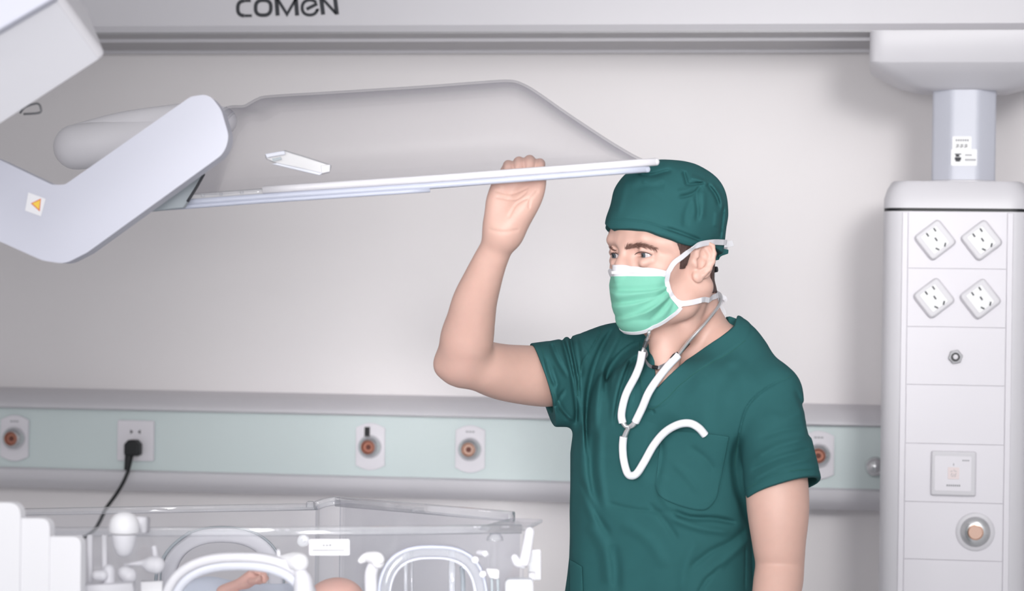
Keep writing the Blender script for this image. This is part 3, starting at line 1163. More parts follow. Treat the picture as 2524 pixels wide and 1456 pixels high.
# right hand: palm, thenar, thumb, four fingers hooked over the rim of the hood
HD = 3.762
chain(BODY, [(1236, 572, HD + .002, 34), (1228, 500, HD, 25), (1241, 447, HD, 22)], .02)
chain(BODY, [(1240, 570, HD + .002, 34), (1252, 500, HD + .002, 25), (1263, 443, HD + .002, 22)], .02)
chain(BODY, [(1244, 568, HD + .002, 34), (1276, 500, HD + .002, 25), (1288, 441, HD + .002, 23)], .02)
chain(BODY, [(1248, 566, HD + .002, 33), (1298, 495, HD, 24), (1313, 441, HD, 22)], .02)
chain(BODY, [(1256, 556, HD - .004, 30), (1284, 520, HD - .012, 33), (1308, 486, HD - .012, 29), (1325, 458, HD - .012, 20), (1329, 432, HD - .006, 15), (1322, 415, HD, 12)], .014)
chain(BODY, [(1222, 545, HD - .006, 22), (1224, 500, HD - .007, 22), (1234, 462, HD - .006, 18)], .014)
for mx_, tx, ty, r in ((1241, 1252, 408, 13.5), (1263, 1278, 400, 14), (1288, 1304, 397, 14.5), (1313, 1329, 404, 13.5)):
    chain(BODY, [(mx_, 445, HD + .002, 20), (tx, ty + 5, HD + .012, r + 1), (tx + 1, ty, HD + .004, r), (tx + 1, ty + 8, HD - .010, r - 1), (tx, ty + 24, HD - .016, r - 3)], .004)
# creases of the palm
CREASES = []
for rows in ([(1222, 470), (1262, 477), (1300, 462)], [(1226, 486), (1270, 491), (1297, 472)],
             [(1303, 487), (1272, 503), (1254, 535)], [(1206, 566), (1240, 572), (1276, 567)], [(1326, 470), (1308, 490), (1304, 512)]):
    P_ = catmull([(x, y, 0) for x, y in rows], 5)
    H_ = ray_hit(BODY, P_[:, 0], P_[:, 1], 3.6, 4.3, .0003)
    CREASES.append(H_)
for H_ in CREASES:
    for u_, v_ in zip(H_[:-1], H_[1:]):
        BODY.cut(f_cap(u_, v_, .0010, .0010), .0026)
# left arm (hanging)
chain(BODY, [(1888, 985, 3.87, 66), (1908, 1100, 3.825, 72), (1917, 1235, 3.80, 77.5), (1920, 1337, 3.795, 66), (1922, 1388, 3.80, 60.5), (1917, 1440, 3.785, 61), (1900, 1530, 3.75, 53), (1872, 1680, 3.69, 42), (1856, 1760, 3.66, 37)], .02)
chain(BODY, [(1856, 1760, 3.66, 36), (1840, 1830, 3.64, 34), (1830, 1870, 3.635, 32)], .02)
for k_, (dx, ln) in enumerate(((-24, 85), (-8, 100), (9, 95), (24, 75))):
    chain(BODY, [(1832 + dx, 1865, 3.635, 15), (1824 + dx, 1865 + ln * .5, 3.63, 13), (1826 + dx, 1865 + ln * .8, 3.64, 12), (1832 + dx, 1865 + ln, 3.655, 10)], .004)
chain(BODY, [(1832, 1800, 3.63, 20), (1800, 1860, 3.60, 15), (1795, 1910, 3.60, 12)], .01)
# neckline, sleeves and hem of the scrub top
VN = [(1597, 770), (1597, 812), (1606, 850), (1612, 890), (1613, 935), (1617, 966), (1624, 957), (1650, 928), (1692, 889), (1735, 860), (1770, 838), (1796, 820), (1813, 806), (1828, 760), (1780, 700), (1640, 690)]


def f_poly_prism(poly, dmax):
    P_ = np.array(poly, float)

    def f(p):
        x, y = to_px(p)
        d, _ = seg_dist2(x, y, P_, True)
        s = np.where(inside2(x, y, P_), -d, d) * p[:, 1] / FPX
        return np.maximum(s, p[:, 1] - dmax).astype(np.float32)
    return f


def f_hem(px, py, d, n):
    return f_half(n, PC(px, py, d))


TOP = Solid()
torso_ops(TOP, .0)
hl = f_hem(1933, 1206, 3.80, (.26, -.30, -.93))
hr = f_hem(1337, 944, 4.0, (-.95, -.12, -.30))
SL = Solid()                                  # left sleeve
chain(SL, [(1893, 978, 3.865, 82), (1915, 1100, 3.825, 90), (1938, 1240, 3.795, 99)], .01)
SR = Solid()                                  # right sleeve
chain(SR, [(1500, 884, 4.07, 80), (1400, 925, 4.035, 93), (1318, 944, 3.985, 99)], .01)
chain(SR, [(1450, 955, 4.05, 74), (1385, 985, 4.01, 60)], .03)
for S_, h_, cav in ((SL, hl, [(1924, 1180, 3.81, 78), (1929, 1195, 3.81, 85), (1946, 1290, 3.79, 90)]), (SR, hr, [(1352, 937, 4.01, 74), (1336, 940, 4.0, 81), (1280, 950, 3.97, 91)])):
    Q_ = catmull([list(PC(x, y, d)) + [r * d / FPX] for x, y, d, r in cav], 3)
    TOP.post.append(f_chain(Q_[:, :3], Q_[:, 3]))
    S_.clip(h_, .0015)
TOP.add(lambda p: SL.eval(p), .014)
TOP.add(lambda p: SR.eval(p), .022)
BASE_TOP = Solid(); BASE_TOP.ops = list(TOP.ops)

VD = np.array(VN[1:13], float)


def neck_band(p):
    x, y = to_px(p)
    d, s = seg_dist2(x, y, VD)
    near = p[:, 1] < 4.0
    band = np.clip((40 - d) / 7.0, 0, 1)
    band = band * band * (3 - 2 * band)
    return (-.0016 * band * near).astype(np.float32)


FOLDS = [
    # left sleeve seam and its shadowed furrow
    ([(1955, 926), (1900, 950), (1850, 990), (1828, 1040), (1815, 1120), (1816, 1190), (1826, 1226)], -1.6, 3.0),
    ([(1822, 1075), (1812, 1130), (1818, 1200), (1832, 1240), (1846, 1300)], -7, 11),
    # soft drag lines on that sleeve
    ([(1860, 1130), (1920, 1098), (1985, 1082)], 2.6, 11), ([(1850, 1160), (1915, 1130), (2000, 1105)], -2.4, 9),
    ([(1850, 1185), (1920, 1150), (2005, 1128)], 2.2, 9), ([(1880, 1020), (1940, 1030), (1985, 1010)], 1.6, 14),
    ([(1868, 1080), (1930, 1060), (1990, 1050)], -1.8, 10), ([(1960, 960), (1985, 1020), (1995, 1085)], -2.5, 7),
    ([(1838, 1207), (1900, 1173), (1960, 1160), (2024, 1157)], -1.0, 2.2),
    # chest folds from the right shoulder
    ([(1487, 803), (1464, 850), (1436, 893), (1428, 935), (1424, 975)], -1.6, 2.6),
    ([(1510, 812), (1486, 850), (1463, 905), (1450, 965), (1447, 1030), (1446, 1120)], -6.5, 8),
    ([(1530, 815), (1510, 855), (1482, 915), (1471, 985), (1468, 1060)], 4.5, 10),
    ([(1590, 838), (1545, 862), (1510, 900), (1498, 935), (1496, 985)], -7, 9),
    ([(1596, 862), (1556, 880), (1530, 925), (1516, 975), (1508, 1035)], 4.5, 9),
    ([(1555, 880), (1540, 930), (1524, 985), (1514, 1050)], -2.2, 6), ([(1575, 890), (1560, 940), (1550, 1000)], 1.8, 6),
    ([(1440, 1040), (1438, 1140), (1448, 1220), (1470, 1300)], 4, 16), ([(1460, 1060), (1458, 1150), (1470, 1230)], -3, 12),
    ([(1480, 1050), (1478, 1150), (1492, 1260)], 2.2, 12),
    ([(1430, 1180), (1465, 1260), (1505, 1320)], -2.4, 10), ([(1450, 1290), (1490, 1350), (1500, 1440)], 3.0, 18),
    ([(1500, 1240), (1560, 1255), (1640, 1262)], -1.6, 7), ([(1530, 1290), (1600, 1330), (1640, 1400)], 2.0, 18),
    ([(1510, 1340), (1520, 1400), (1520, 1456)], -3, 16),
    # right sleeve folds
    ([(1384, 833), (1398, 880), (1412, 940), (1420, 1000), (1420, 1040)], -5, 6),
    ([(1405, 825), (1412, 870), (1424, 930), (1428, 985)], -4.0, 5), ([(1395, 830), (1408, 880), (1416, 930)], 2.6, 5),
    ([(1420, 830), (1428, 880), (1432, 930)], 3.0, 8),
    ([(1357, 845), (1376, 890), (1400, 930)], -3.0, 7), ([(1335, 875), (1352, 930), (1368, 980)], 2.0, 8),
    ([(1345, 880), (1356, 925), (1368, 950)], -2.2, 5), ([(1360, 900), (1374, 945)], 2.0, 6),
    ([(1392, 960), (1372, 1000), (1402, 1035)], -2.6, 6), ([(1376, 940), (1370, 975), (1395, 1020), (1414, 1035)], 3.0, 7),
    ([(1336, 850), (1346, 900), (1358, 950), (1375, 995), (1395, 1032)], -.9, 2.0),
    # lower front
    ([(1660, 1260), (1700, 1275), (1760, 1278), (1815, 1288)], -4.5, 8), ([(1650, 1275), (1720, 1300), (1800, 1312)], 3.0, 11),
    ([(1600, 1240), (1640, 1285), (1670, 1330)], -2.2, 9), ([(1640, 1170), (1628, 1215), (1660, 1260)], 2.0, 12),
    ([(1850, 1290), (1800, 1335), (1750, 1360), (1700, 1400)], -2.4, 10), ([(1855, 1320), (1800, 1370), (1740, 1420)], 2.4, 11),
    ([(1845, 1270), (1852, 1340), (1856, 1456)], -3.0, 6), ([(1838, 1340), (1836, 1456)], -1.2, 3),
    ([(1720, 1330), (1690, 1390), (1680, 1456)], 2.0, 16), ([(1780, 1390), (1740, 1430), (1720, 1470)], -1.8, 8),
    ([(1790, 880), (1840, 920), (1880, 980)], 1.6, 22), ([(1740, 930), (1700, 980), (1660, 1040)], 1.4, 24), ([(1830, 890), (1770, 960), (1760, 1060)], -1.5, 20),
    ([(1600, 1040), (1580, 1120), (1590, 1200)], 1.5, 22), ([(1690, 990), (1640, 1060), (1600, 1160)], -1.6, 22),
    ([(1625, 1075), (1634, 1120), (1622, 1180)], -2.2, 8),
    ([(1700, 1100), (1740, 1130), (1760, 1160)], -1.8, 9), ([(1660, 1140), (1700, 1180), (1720, 1215)], 1.6, 10),
    ([(1585, 1014), (1605, 1010), (1614, 1018)], -2.0, 4),
]
TOP.disp.append(neck_band)
TOP.disp.append(folds(FOLDS, 4.12, 1.8, .8))
TOP.disp.append(lambda p: (vnoise(p * np.array([14, 14, 9], np.float32), 3) * .0022 + vnoise(p * np.array([34, 34, 20], np.float32), 5) * .0010).astype(np.float32))
TOP.cut(f_poly_prism(VN, 3.985), .002)
# neck hole
TOP.cut(f_cap(PC(1690, 700, 3.97), PC(1702, 835, 3.985), .066, .066), .006)
TOP.clip(f_half((0, 0, -1), PC(1632, 1640, 3.97)), .002)

feet = cam2world(PC(1632, 728, 3.97)); feet = (feet[0], feet[1], 0.0)
person = empty('person', feet, 'person in green scrubs, cap and mask raising one arm to hold up the clear hood', 'person')


def limb_mask(P):
    """even out the bare arms; head and hand keep their detail"""
    x, y = to_px(P)
    m = np.clip((1420 - x) / 40, 0, 1) * np.clip((y - 560) / 30, 0, 1)
    return np.maximum(m, np.clip((x - 1790) / 20, 0, 1) * np.clip((1740 - y) / 20, 0, 1) * np.clip((y - 900) / 40, 0, 1))


body = sdf_obj('body', BODY, (-.30, 3.50, -.78), (.50, 4.30, .26), .0016, M['skin'], person, smooth_mask=limb_mask, smooth_it=14)
top = sdf_obj('scrub_top', TOP, (-.02, 3.6, -.66), (.55, 4.3, .02), .0018, M['scrub'], person, margin=.012)


# --- the cap
head_only = Solid(); head_ops(head_only); head_only.ops = head_only.ops[:17]
CAP = Solid()
CAP.ell(PC(1654, 520, 3.925), (.083, .089, .080), HR, .01)
CAP.add(lambda p: head_only.eval(p) - .0055, .012)
CAP.ell(PC(1642, 496, 3.92), (.072, .080, .0525), HR, .03)
CAP.ell(PC(1604, 474, 3.905), (.044, .042, .031), HR, .035)
CAP.ell(PC(1704, 515, 3.94), (.052, .050, .058), HR, .03)
CAP.ell(hp(.004, .020, .052), (.074, .084, .040), HR, .03)
CAP.ell(hp(0, -.042, .020), (.062, .045, .055), HR, .02)
hem_n = HR.T @ nrm(np.array([.0, -.30, 1.0]))


def cap_hem(p):
    q = (p - H0) @ HR.T.astype(np.float32)
    l, f, u = q[:, 0], q[:, 1], q[:, 2]
    edge = np.interp(f, [-.11, -.05, -.01, .03, .060, .080, .095, .112], [.000, .012, .024, .021, .0275, .036, .044, .051]) + .020 * np.clip((-l - .020) / .04, 0, 1) * (f > .02)
    return (u - edge).astype(np.float32) * .97


CAP.cut(cap_hem, .0015)
CAPF = [
    ([(1500, 542), (1545, 541), (1600, 549), (1650, 566), (1700, 584), (1738, 599)], -1.6, 2.4),
    ([(1610, 566), (1660, 581), (1700, 594), (1735, 602)], 2.4, 11), ([(1640, 560), (1690, 577), (1730, 594)], -3.4, 5),
    ([(1575, 428), (1605, 432), (1635, 424), (1655, 421)], -4.0, 6), ([(1580, 446), (1610, 450), (1640, 440)], 2.2, 9),
    ([(1560, 470), (1600, 452), (1640, 458)], -2.5, 14),
    ([(1684, 422), (1690, 440), (1694, 458)], -4.5, 5), ([(1694, 455), (1715, 453), (1738, 450)], -3.6, 4),
    ([(1700, 438), (1722, 443), (1745, 456)], 3.4, 7), ([(1672, 486), (1698, 481), (1716, 471), (1726, 458)], -3.6, 5),
    ([(1668, 472), (1690, 470), (1706, 462)], 2.0, 7),
    ([(1719, 468), (1716, 490), (1720, 520), (1716, 545)], -2.6, 6), ([(1704, 490), (1690, 530), (1688, 560)], -2.4, 10),
    ([(1732, 470), (1734, 500), (1730, 540)], 2.4, 8), ([(1742, 452), (1762, 480), (1772, 505)], -2.8, 5), ([(1752, 452), (1774, 482), (1782, 520)], 2.2, 5),
    ([(1784, 505), (1780, 545), (1774, 590)], -2.6, 4), ([(1768, 520), (1764, 560)], 1.6, 8),
    ([(1545, 440), (1535, 480), (1522, 530)], 1.4, 10), ([(1620, 480), (1600, 510), (1590, 540)], 1.2, 30),
]
CAP.disp.append(folds(CAPF, 3.97, 1.35, .85))
CAP.disp.append(lambda p: (vnoise(p * np.float32(22), 8) * .0016 + vnoise(p * np.float32(48), 9) * .0007).astype(np.float32))
cap_o = sdf_obj('surgical_cap', CAP, (-.0, 3.75, .05), (.40, 4.10, .24), .0015, M['scrub'], person, margin=.01)

# --- hair: sideburn, temple and nape as a thin shell over the skull
HAIR = Solid()
def hair_base(p):
    q = (p - H0) @ HR.T.astype(np.float32)
    f = q[:, 1]
    return np.where(f < -.034, BODY.eval(p), head_only.eval(p)) - .0026


HAIR.add(hair_base, .001)
HAIR.disp.append(lambda p: (vnoise(p * np.array([420, 420, 60], np.float32), 2) * .0012).astype(np.float32))


def hair_zone(p):
    q = (p - H0) @ HR.T.astype(np.float32)
    l, f, u = np.abs(q[:, 0]), q[:, 1], q[:, 2]
    hw = np.interp(u, [-.016, .0, .03], [.005, .008, .015])
    side = np.maximum(np.maximum(np.abs(f - (.041 + .2 * u)) - hw, -.0145 - u), .040 - l)
    nape = np.maximum(np.maximum(f + .036, -.055 - u), 0 * u - .01)
    top = .03 - u
    return np.minimum(np.minimum(side, nape), np.maximum(top, f - .03)).astype(np.float32)


HAIR.clip(hair_zone, .003)
HAIR.clip(lambda p: (((p - H0) @ HR.T.astype(np.float32))[:, 2] - .06).astype(np.float32), .002)
sdf_obj('hair', HAIR, (.02, 3.75, -.06), (.40, 4.10, .16), .0016, M['hair'], person, margin=.008)

# --- eyes
GAZE = nrm(HF - HL * .17 - HU * .08)
for s in (-1, 1):
    c_ = hp(s * .0325, .0815, .0092)
    cw, gw = Vector(cam2world(c_)), Vector(_Rn @ np.array([GAZE[0], GAZE[2], -GAZE[1]]))
    R_ = .0126
    prof = [(R_ * math.sin(t), R_ * math.cos(t)) for t in np.linspace(0, math.pi, 25)]
    prof[0] = (1e-5, R_); prof[-1] = (1e-5, -R_)
    eb = lathe('eyeball', prof, cw, gw, M['eye_white'], person, n=32)
    ir = [(1e-5, R_ + .0004)] + [(.0058 * t, math.sqrt(R_ ** 2 - (.0058 * t) ** 2) + .0004 - .0001 * t) for t in np.linspace(.1, 1, 8)] + [(.0058, .010)]
    lathe('iris', ir, cw, gw, M['iris'], eb, n=32)
    pu = [(1e-5, R_ + .0007), (.0020, R_ + .0006), (.0024, R_ + .0003), (.0024, .011)]
    lathe('pupil', pu, cw, gw, M['pupil'], eb, n=24)


# --- eyebrows and lashes: fine hairs laid on the skin
def hairs(name, rows, count, ln, wid, mat, jitter=.35, seed=1, off=.0006):
    """rows: spine points (px, py, half height px, direction degrees)"""
    rnd = random.Random(seed)
    rows = np.array(rows, float)
    n = len(rows)
    xs, ys, dirs, lens = [], [], [], []
    for i in range(count):
        t = rnd.random() * (n - 1)
        v = [np.interp(t, range(n), rows[:, k]) for k in range(4)]
        o = (rnd.random() + rnd.random() - 1)
        xs.append(v[0] + rnd.uniform(-2, 2)); ys.append(v[1] + o * v[2])
        a = math.radians(v[3] + rnd.uniform(-1, 1) * 45 * jitter - o * 25)
        dirs.append(a); lens.append(ln * rnd.uniform(.6, 1.2))
    xs, ys, dirs, lens = map(np.array, (xs, ys, dirs, lens))
    p0 = ray_hit(BODY, xs, ys, 3.6, 4.3, off)
    p1 = ray_hit(BODY, xs + lens * .5 * np.cos(dirs), ys - lens * .5 * np.sin(dirs), 3.6, 4.3, off * 1.6)
    p2 = ray_hit(BODY, xs + lens * np.cos(dirs - .2), ys - lens * np.sin(dirs - .2), 3.6, 4.3, off)
    good = (np.abs(BODY.eval(p0)) < .002) & (np.abs(BODY.eval(p1)) < .002) & (np.abs(BODY.eval(p2)) < .002)
    p0, p1, p2 = p0[good], p1[good], p2[good]
    verts, faces = [], []
    for a, b, c in zip(p0, p1, p2):
        if abs(a[1] - c[1]) > .03: continue
        t = nrm(c - a)
        w = np.cross(t, [0, 1, 0]); w = w / (np.linalg.norm(w) + 1e-9) * wid
        m = np.cross(t, w / wid) * wid * .8
        base = len(verts)
        for q, s in ((a, 1), (b, .9), (c, .15)):
            for k in range(3):
                an = 2 * math.pi * k / 3
                verts.append(q + (w * math.cos(an) + m * math.sin(an)) * s)
        for i in range(2):
            for k in range(3):
                l = (k + 1) % 3
                faces.append((base + i * 3 + k, base + i * 3 + l, base + i * 3 + 3 + l, base + i * 3 + 3 + k))
    return mesh_obj(name, cam2world(np.array(verts)), faces, mat, person)


hairs('eyebrow', [(1541, 614, 3.5, 60), (1550, 610, 4.6, 42), (1565, 606.5, 5.8, 22), (1580, 605, 4.8, 6), (1596, 607, 3.6, -12), (1613, 612, 1.5, -22)], 400, 12, .00024, M['brow'], seed=3)
hairs('eyebrow', [(1498, 604, 3, 200), (1503, 608, 4.5, 190), (1510, 613, 3.5, 180), (1519, 618, 2, 170)], 130, 7, .00024, M['brow'], seed=4)
for L_ in ([(1564, 628), (1570, 623.5), (1580, 621), (1593, 622.5), (1607, 629)], [(1504, 628), (1510, 623.5), (1517, 623), (1524, 628)]):
    a_ = np.array(L_, float)
    tube('eyelashes', cam2world(ray_hit(BODY, a_[:, 0], a_[:, 1], 3.6, 4.3, .0004)), [.0003, .0008, .0009, .0008, .0004], M['hair'], person, n=5, seg=8)

# --- face mask: a pleated sheet wrapped round nose, cheeks and chin
NU, NV = 97, 73


def mask_pt(s, v, off=0.0):
    """s -1 (far cheek) .. 1 (near cheek), v 0 (nose bridge) .. 1 (under the chin)"""
    a = abs(s)
    sn = math.copysign(1, s)
    top_u = -.0075 - .008 * a ** 1.5
    bot_u = -.110 + .036 * a ** 2.2
    u = top_u + (bot_u - top_u) * v
    fc = np.interp(v, [0, .12, .3, .5, .75, .92, 1.0], [.1145, .1190, .1230, .1200, .1130, .102, .091])
    fe = np.interp(v, [0, .3, .6, .85, 1.0], [.069, .070, .065, .051, .041])
    le = np.interp(v, [0, .3, .6, 1.0], [.0560, .0590, .0605, .0590])
    x = a
    l = sn * le * math.sin(x * math.pi / 2 * .96) ** .92 if x > 0 else 0
    if s < 0: l *= .90
    pw = np.interp(v, [0, .2, .5, 1], [1.15, 1.2, 1.35, 1.7])
    f = fe + (fc - fe) * (1 - x ** pw)
    # pleats
    d = 0
    for c, w, h, slope in ((.40, .035, .0060, .03), (.58, .035, .0065, -.06), (.76, .035, .0060, -.16)):
        z = (v - c - slope * (s - .2)) / w
        d += h * (1 / (1 + math.exp(-z * 4)) - .5) * math.exp(-(z / 3.0) ** 2) * (1 - .3 * a) * min(1, max(0, (s + .55) / .5)) * min(1, (1.02 - s) / .12)
    d += .0020 * math.sin(9 * s + 4 * v) * math.sin(math.pi * v) * a
    for (s0, v0, s1, v1, h, w) in ((.98, .60, .30, .80, .0045, .045), (.98, .70, .35, .94, -.0050, .045), (.98, .52, .25, .66, -.0042, .04), (.5, .42, -.2, .50, .0022, .05), (.98, .80, .6, .95, .0028, .05)):
        t = min(1, max(0, ((s - s0) * (s1 - s0) + (v - v0) * (v1 - v0)) / ((s1 - s0) ** 2 + (v1 - v0) ** 2)))
        q = math.hypot((s - s0 - t * (s1 - s0)) * .6, v - v0 - t * (v1 - v0))
        d += h * math.exp(-(q / w) ** 2) * math.sin(math.pi * min(1, max(0, .1 + t * .9)))
    p = hp(l, f, u)
    n_ = nrm(HL * l * 1.1 + HF * (f - .02) + HU * (u + .05) * .35)
    return p + n_ * (d + off)


MP = np.array([[mask_pt(-1 + 2 * i / (NU - 1), j / (NV - 1)) for i in range(NU)] for j in range(NV)])
# keep the sheet clear of the skin
flat = MP.reshape(-1, 3)
for _ in range(6):
    dd = BODY.eval(flat)
    push = np.maximum(.0030 - dd, 0)
    flat = flat + grad(BODY, flat) * push[:, None]
MP = flat.reshape(NV, NU, 3)
for _ in range(2):
    K = MP.copy()
    K[1:-1, 1:-1] = (MP[1:-1, 1:-1] * 4 + MP[:-2, 1:-1] + MP[2:, 1:-1] + MP[1:-1, :-2] + MP[1:-1, 2:]) / 8
    MP = K
verts = cam2world(MP.reshape(-1, 3))
faces = [(j * NU + i, j * NU + i + 1, (j + 1) * NU + i + 1, (j + 1) * NU + i) for j in range(NV - 1) for i in range(NU - 1)]
mask = mesh_obj('face_mask', verts, faces, [M['mask_green'], M['mask_white']], person)
TOPB = 11
for p_ in mask.data.polygons:
    j = p_.index // (NU - 1)
    if j < TOPB: p_.material_index = 1
sm = mask.modifiers.new('thick', 'SOLIDIFY'); sm.thickness = .0012; sm.offset = 1


def ribbon(name, pts, w, mat, parent, n=6, th=.0008, norms=None, keep_clear=None, off=.0012):
    """flat band along camera-space points, lying on a solid"""
    P_ = catmull(pts, n)
    if keep_clear is not None:
        for _ in range(8):
            dd = keep_clear.eval(P_)
            P_ = P_ + grad(keep_clear, P_) * np.maximum(off - dd, 0)[:, None]
        N_ = grad(keep_clear, P_, .006)
        for _ in range(10):
            N_[1:-1] = (N_[:-2] + 2 * N_[1:-1] + N_[2:]) / 4
            N_[0], N_[-1] = N_[1], N_[-2]
            P_[1:-1] = (P_[:-2] + 6 * P_[1:-1] + P_[2:]) / 8
        for _ in range(12):
            P_ = P_ + grad(keep_clear, P_) * np.maximum(off - keep_clear.eval(P_), 0)[:, None]
    else:
        N_ = np.array([norms] * len(P_)) if np.ndim(norms) == 1 else np.array(norms)
        if len(N_) != len(P_):
            N_ = np.stack([np.interp(np.linspace(0, 1, len(P_)), np.linspace(0, 1, len(N_)), N_[:, k]) for k in range(3)], -1)
    Wp = cam2world(P_)
    Nw = cam2world(P_ + N_) - Wp
    return sweep(name, Wp, [(-w / 2, 0), (w / 2, 0), (w / 2, th), (-w / 2, th)], mat, parent, up=Nw, smooth=False)


HEADS = Solid(); HEADS.add(lambda p: np.minimum(BODY.eval(p), CAP.eval(p)), .001)
# edging round the mask
edge = [MP[j, NU - 1] for j in range(0, NV, 4)]
ribbon('edge_binding', edge, .0075, M['mask_white'], mask, 3, .0016, keep_clear=BODY, off=.0035)
edge = [MP[NV - 1, i] for i in range(12, NU, 4)]
nn_ = [nrm(MP[NV - 1, i] - MP[NV - 1, i] + HF * .6 - HU * .7 + HL * .3 * (i / NU)) for i in range(12, NU, 4)]
ribbon('edge_binding', edge, .006, M['mask_white'], mask, 3, .0016, norms=np.array(nn_))
mn = lambda j, i: nrm(np.cross(MP[j, i + 1] - MP[j, i - 1], MP[j - 1, i] - MP[j + 1, i]))
sg = 1 if mn(6, 48) @ HF > 0 else -1
edge = [MP[6, i] + mn(6, i) * sg * .0014 for i in range(38, 80, 4)]
ribbon('nose_wire', edge, .0046, M['paper'], mask, 3, .0012, norms=np.array([mn(6, i) * sg for i in range(38, 80, 4)]))

# straps: over the ear to the back of the cap, and round the nape
def hit(px, py, off=.002, sol=None):
    return ray_hit(sol or HEADS, [px], [py], 3.6, 4.3, off)[0]


SCALP = Solid(); SCALP.add(lambda p: np.minimum(head_only.eval(p), CAP.eval(p)), .001)
bk = hp(-.02, -.100, .022)
pts = [MP[3, NU - 3], MP[2, NU - 1]] + [hit(x, y, .003) for x, y in ((1660, 648), (1678, 635), (1695, 621), (1709, 610))] + \
      [hit(x, y, .003, SCALP) for x, y in ((1722, 603), (1738, 599), (1752, 597), (1765, 596))] + [hp(.035, -.095, .026), bk]
ribbon('upper_strap', pts, .0088, M['mask_white'], mask, 6, keep_clear=SCALP, off=.0024)
ring = [PC(1676, yy, 3.955) + .058 * np.array([math.cos(math.radians(f_)), math.sin(math.radians(f_)), 0]) for f_, yy in ((12, 728), (35, 725), (60, 723), (90, 721))]
pts = [MP[NV - 12, NU - 1]] + [hit(x, y, .003) for x, y in ((1680, 748), (1700, 746), (1722, 741), (1734, 737))] + ring
ribbon('lower_strap', pts, .0085, M['mask_white'], mask, 6, keep_clear=BODY, off=.002)
# tied ends at the back
nb = np.array([.35, -.9, .2])
ribbon('strap_tail', [PC(1770, 602, 3.985), PC(1785, 603, 3.98), PC(1797, 601, 3.985), PC(1806, 599, 3.99)], .0095, M['mask_white'], mask, 5, norms=nb)
ribbon('strap_tail', [PC(1772, 600, 3.985), PC(1784, 609, 3.99), PC(1792, 613, 3.995)], .0085, M['mask_white'], mask, 5, norms=nb)
ribbon('strap_tail', [PC(1756, 650, 4.0), PC(1757, 675, 4.0), PC(1754, 700, 4.0), PC(1755, 718, 4.0)], .0085, M['mask_white'], mask, 5, norms=nb)
ribbon('strap_tail', [PC(1752, 733, 4.0), PC(1768, 734, 3.995), PC(1780, 732, 3.995), PC(1787, 738, 3.995), PC(1778, 744, 4.0), PC(1758, 738, 4.0)], .0080, M['mask_white'], mask, 5, norms=nb)
ribbon('strap_tail', [PC(1757, 738, 4.0), PC(1770, 752, 4.0), PC(1779, 764, 4.0), PC(1783, 776, 4.0)], .0105, M['mask_white'], mask, 5, norms=nb)

# cap ties at the back
def tie(pts, d, th=.004):
    prism('cap_tie', cam2world(np.array([PC(x, y, d) for x, y in rounded_poly(pts, 2.5, 3)])), Vector(_Rn @ np.array([0, 0, -th])), M['scrub'], cap_o, bevel=.0012)


tie([(1752, 604), (1778, 603), (1780, 622), (1772, 640), (1758, 643)], 3.985)
tie([(1772, 611), (1796, 615), (1795, 625), (1780, 630), (1771, 636)], 3.98)
c_ = cam2world(PC(1761, 664, 4.0))
lathe('toggle', [(.0005, -.0055), (.0045, -.005), (.0052, 0), (.0045, .005), (.0005, .0055)], c_, (1, -.3, .1), M['black'], cap_o, n=20)
tube('tie_cord', [cam2world(PC(1762, 640, 4.0)), cam2world(PC(1757, 652, 4.0)), c_], .0016, M['scrub'], cap_o, n=5, seg=8)


# --- pockets: patches laid on the top
def patch(name, outline, sol, off, mat, parent, n=26, thick=.0012, dr=(3.6, 4.3)):
    """quilted patch whose outline is four corner-to-corner polylines (top, right, bottom reversed, left)"""
    T_, B_ = catmull([(a, b, 0) for a, b in outline[0]], 8)[:, :2], catmull([(a, b, 0) for a, b in outline[1]], 8)[:, :2]
    rs = lambda P_: np.stack([np.interp(np.linspace(0, 1, n), np.linspace(0, 1, len(P_)), P_[:, k]) for k in (0, 1)], -1)
    T_, B_ = rs(T_), rs(B_)
    g = np.array([T_ + (B_ - T_) * (j / (n - 1)) for j in range(n)])
    edge_ = np.minimum.reduce([np.arange(n)[:, None] * np.ones(n), np.ones((n, 1)) * np.arange(n), (n - 1 - np.arange(n))[None, :] * np.ones((n, 1)), (n - 1 - np.arange(n))[:, None] * np.ones(n)])
    P_ = ray_hit(sol, g[..., 0].ravel(), g[..., 1].ravel(), *dr, off)
    Nn = grad(sol, P_, .004)
    P_ = P_ + Nn * (np.where(edge_.ravel() == 1, -.0006, 0) + np.where(edge_.ravel() == 0, -.0004, 0))[:, None]
    F_ = [(j * n + i, j * n + i + 1, (j + 1) * n + i + 1, (j + 1) * n + i) for j in range(n - 1) for i in range(n - 1)]
    o = mesh_obj(name, cam2world(P_), F_, mat, parent)
    s_ = o.modifiers.new('thick', 'SOLIDIFY'); s_.thickness = thick; s_.offset = -1
    return o


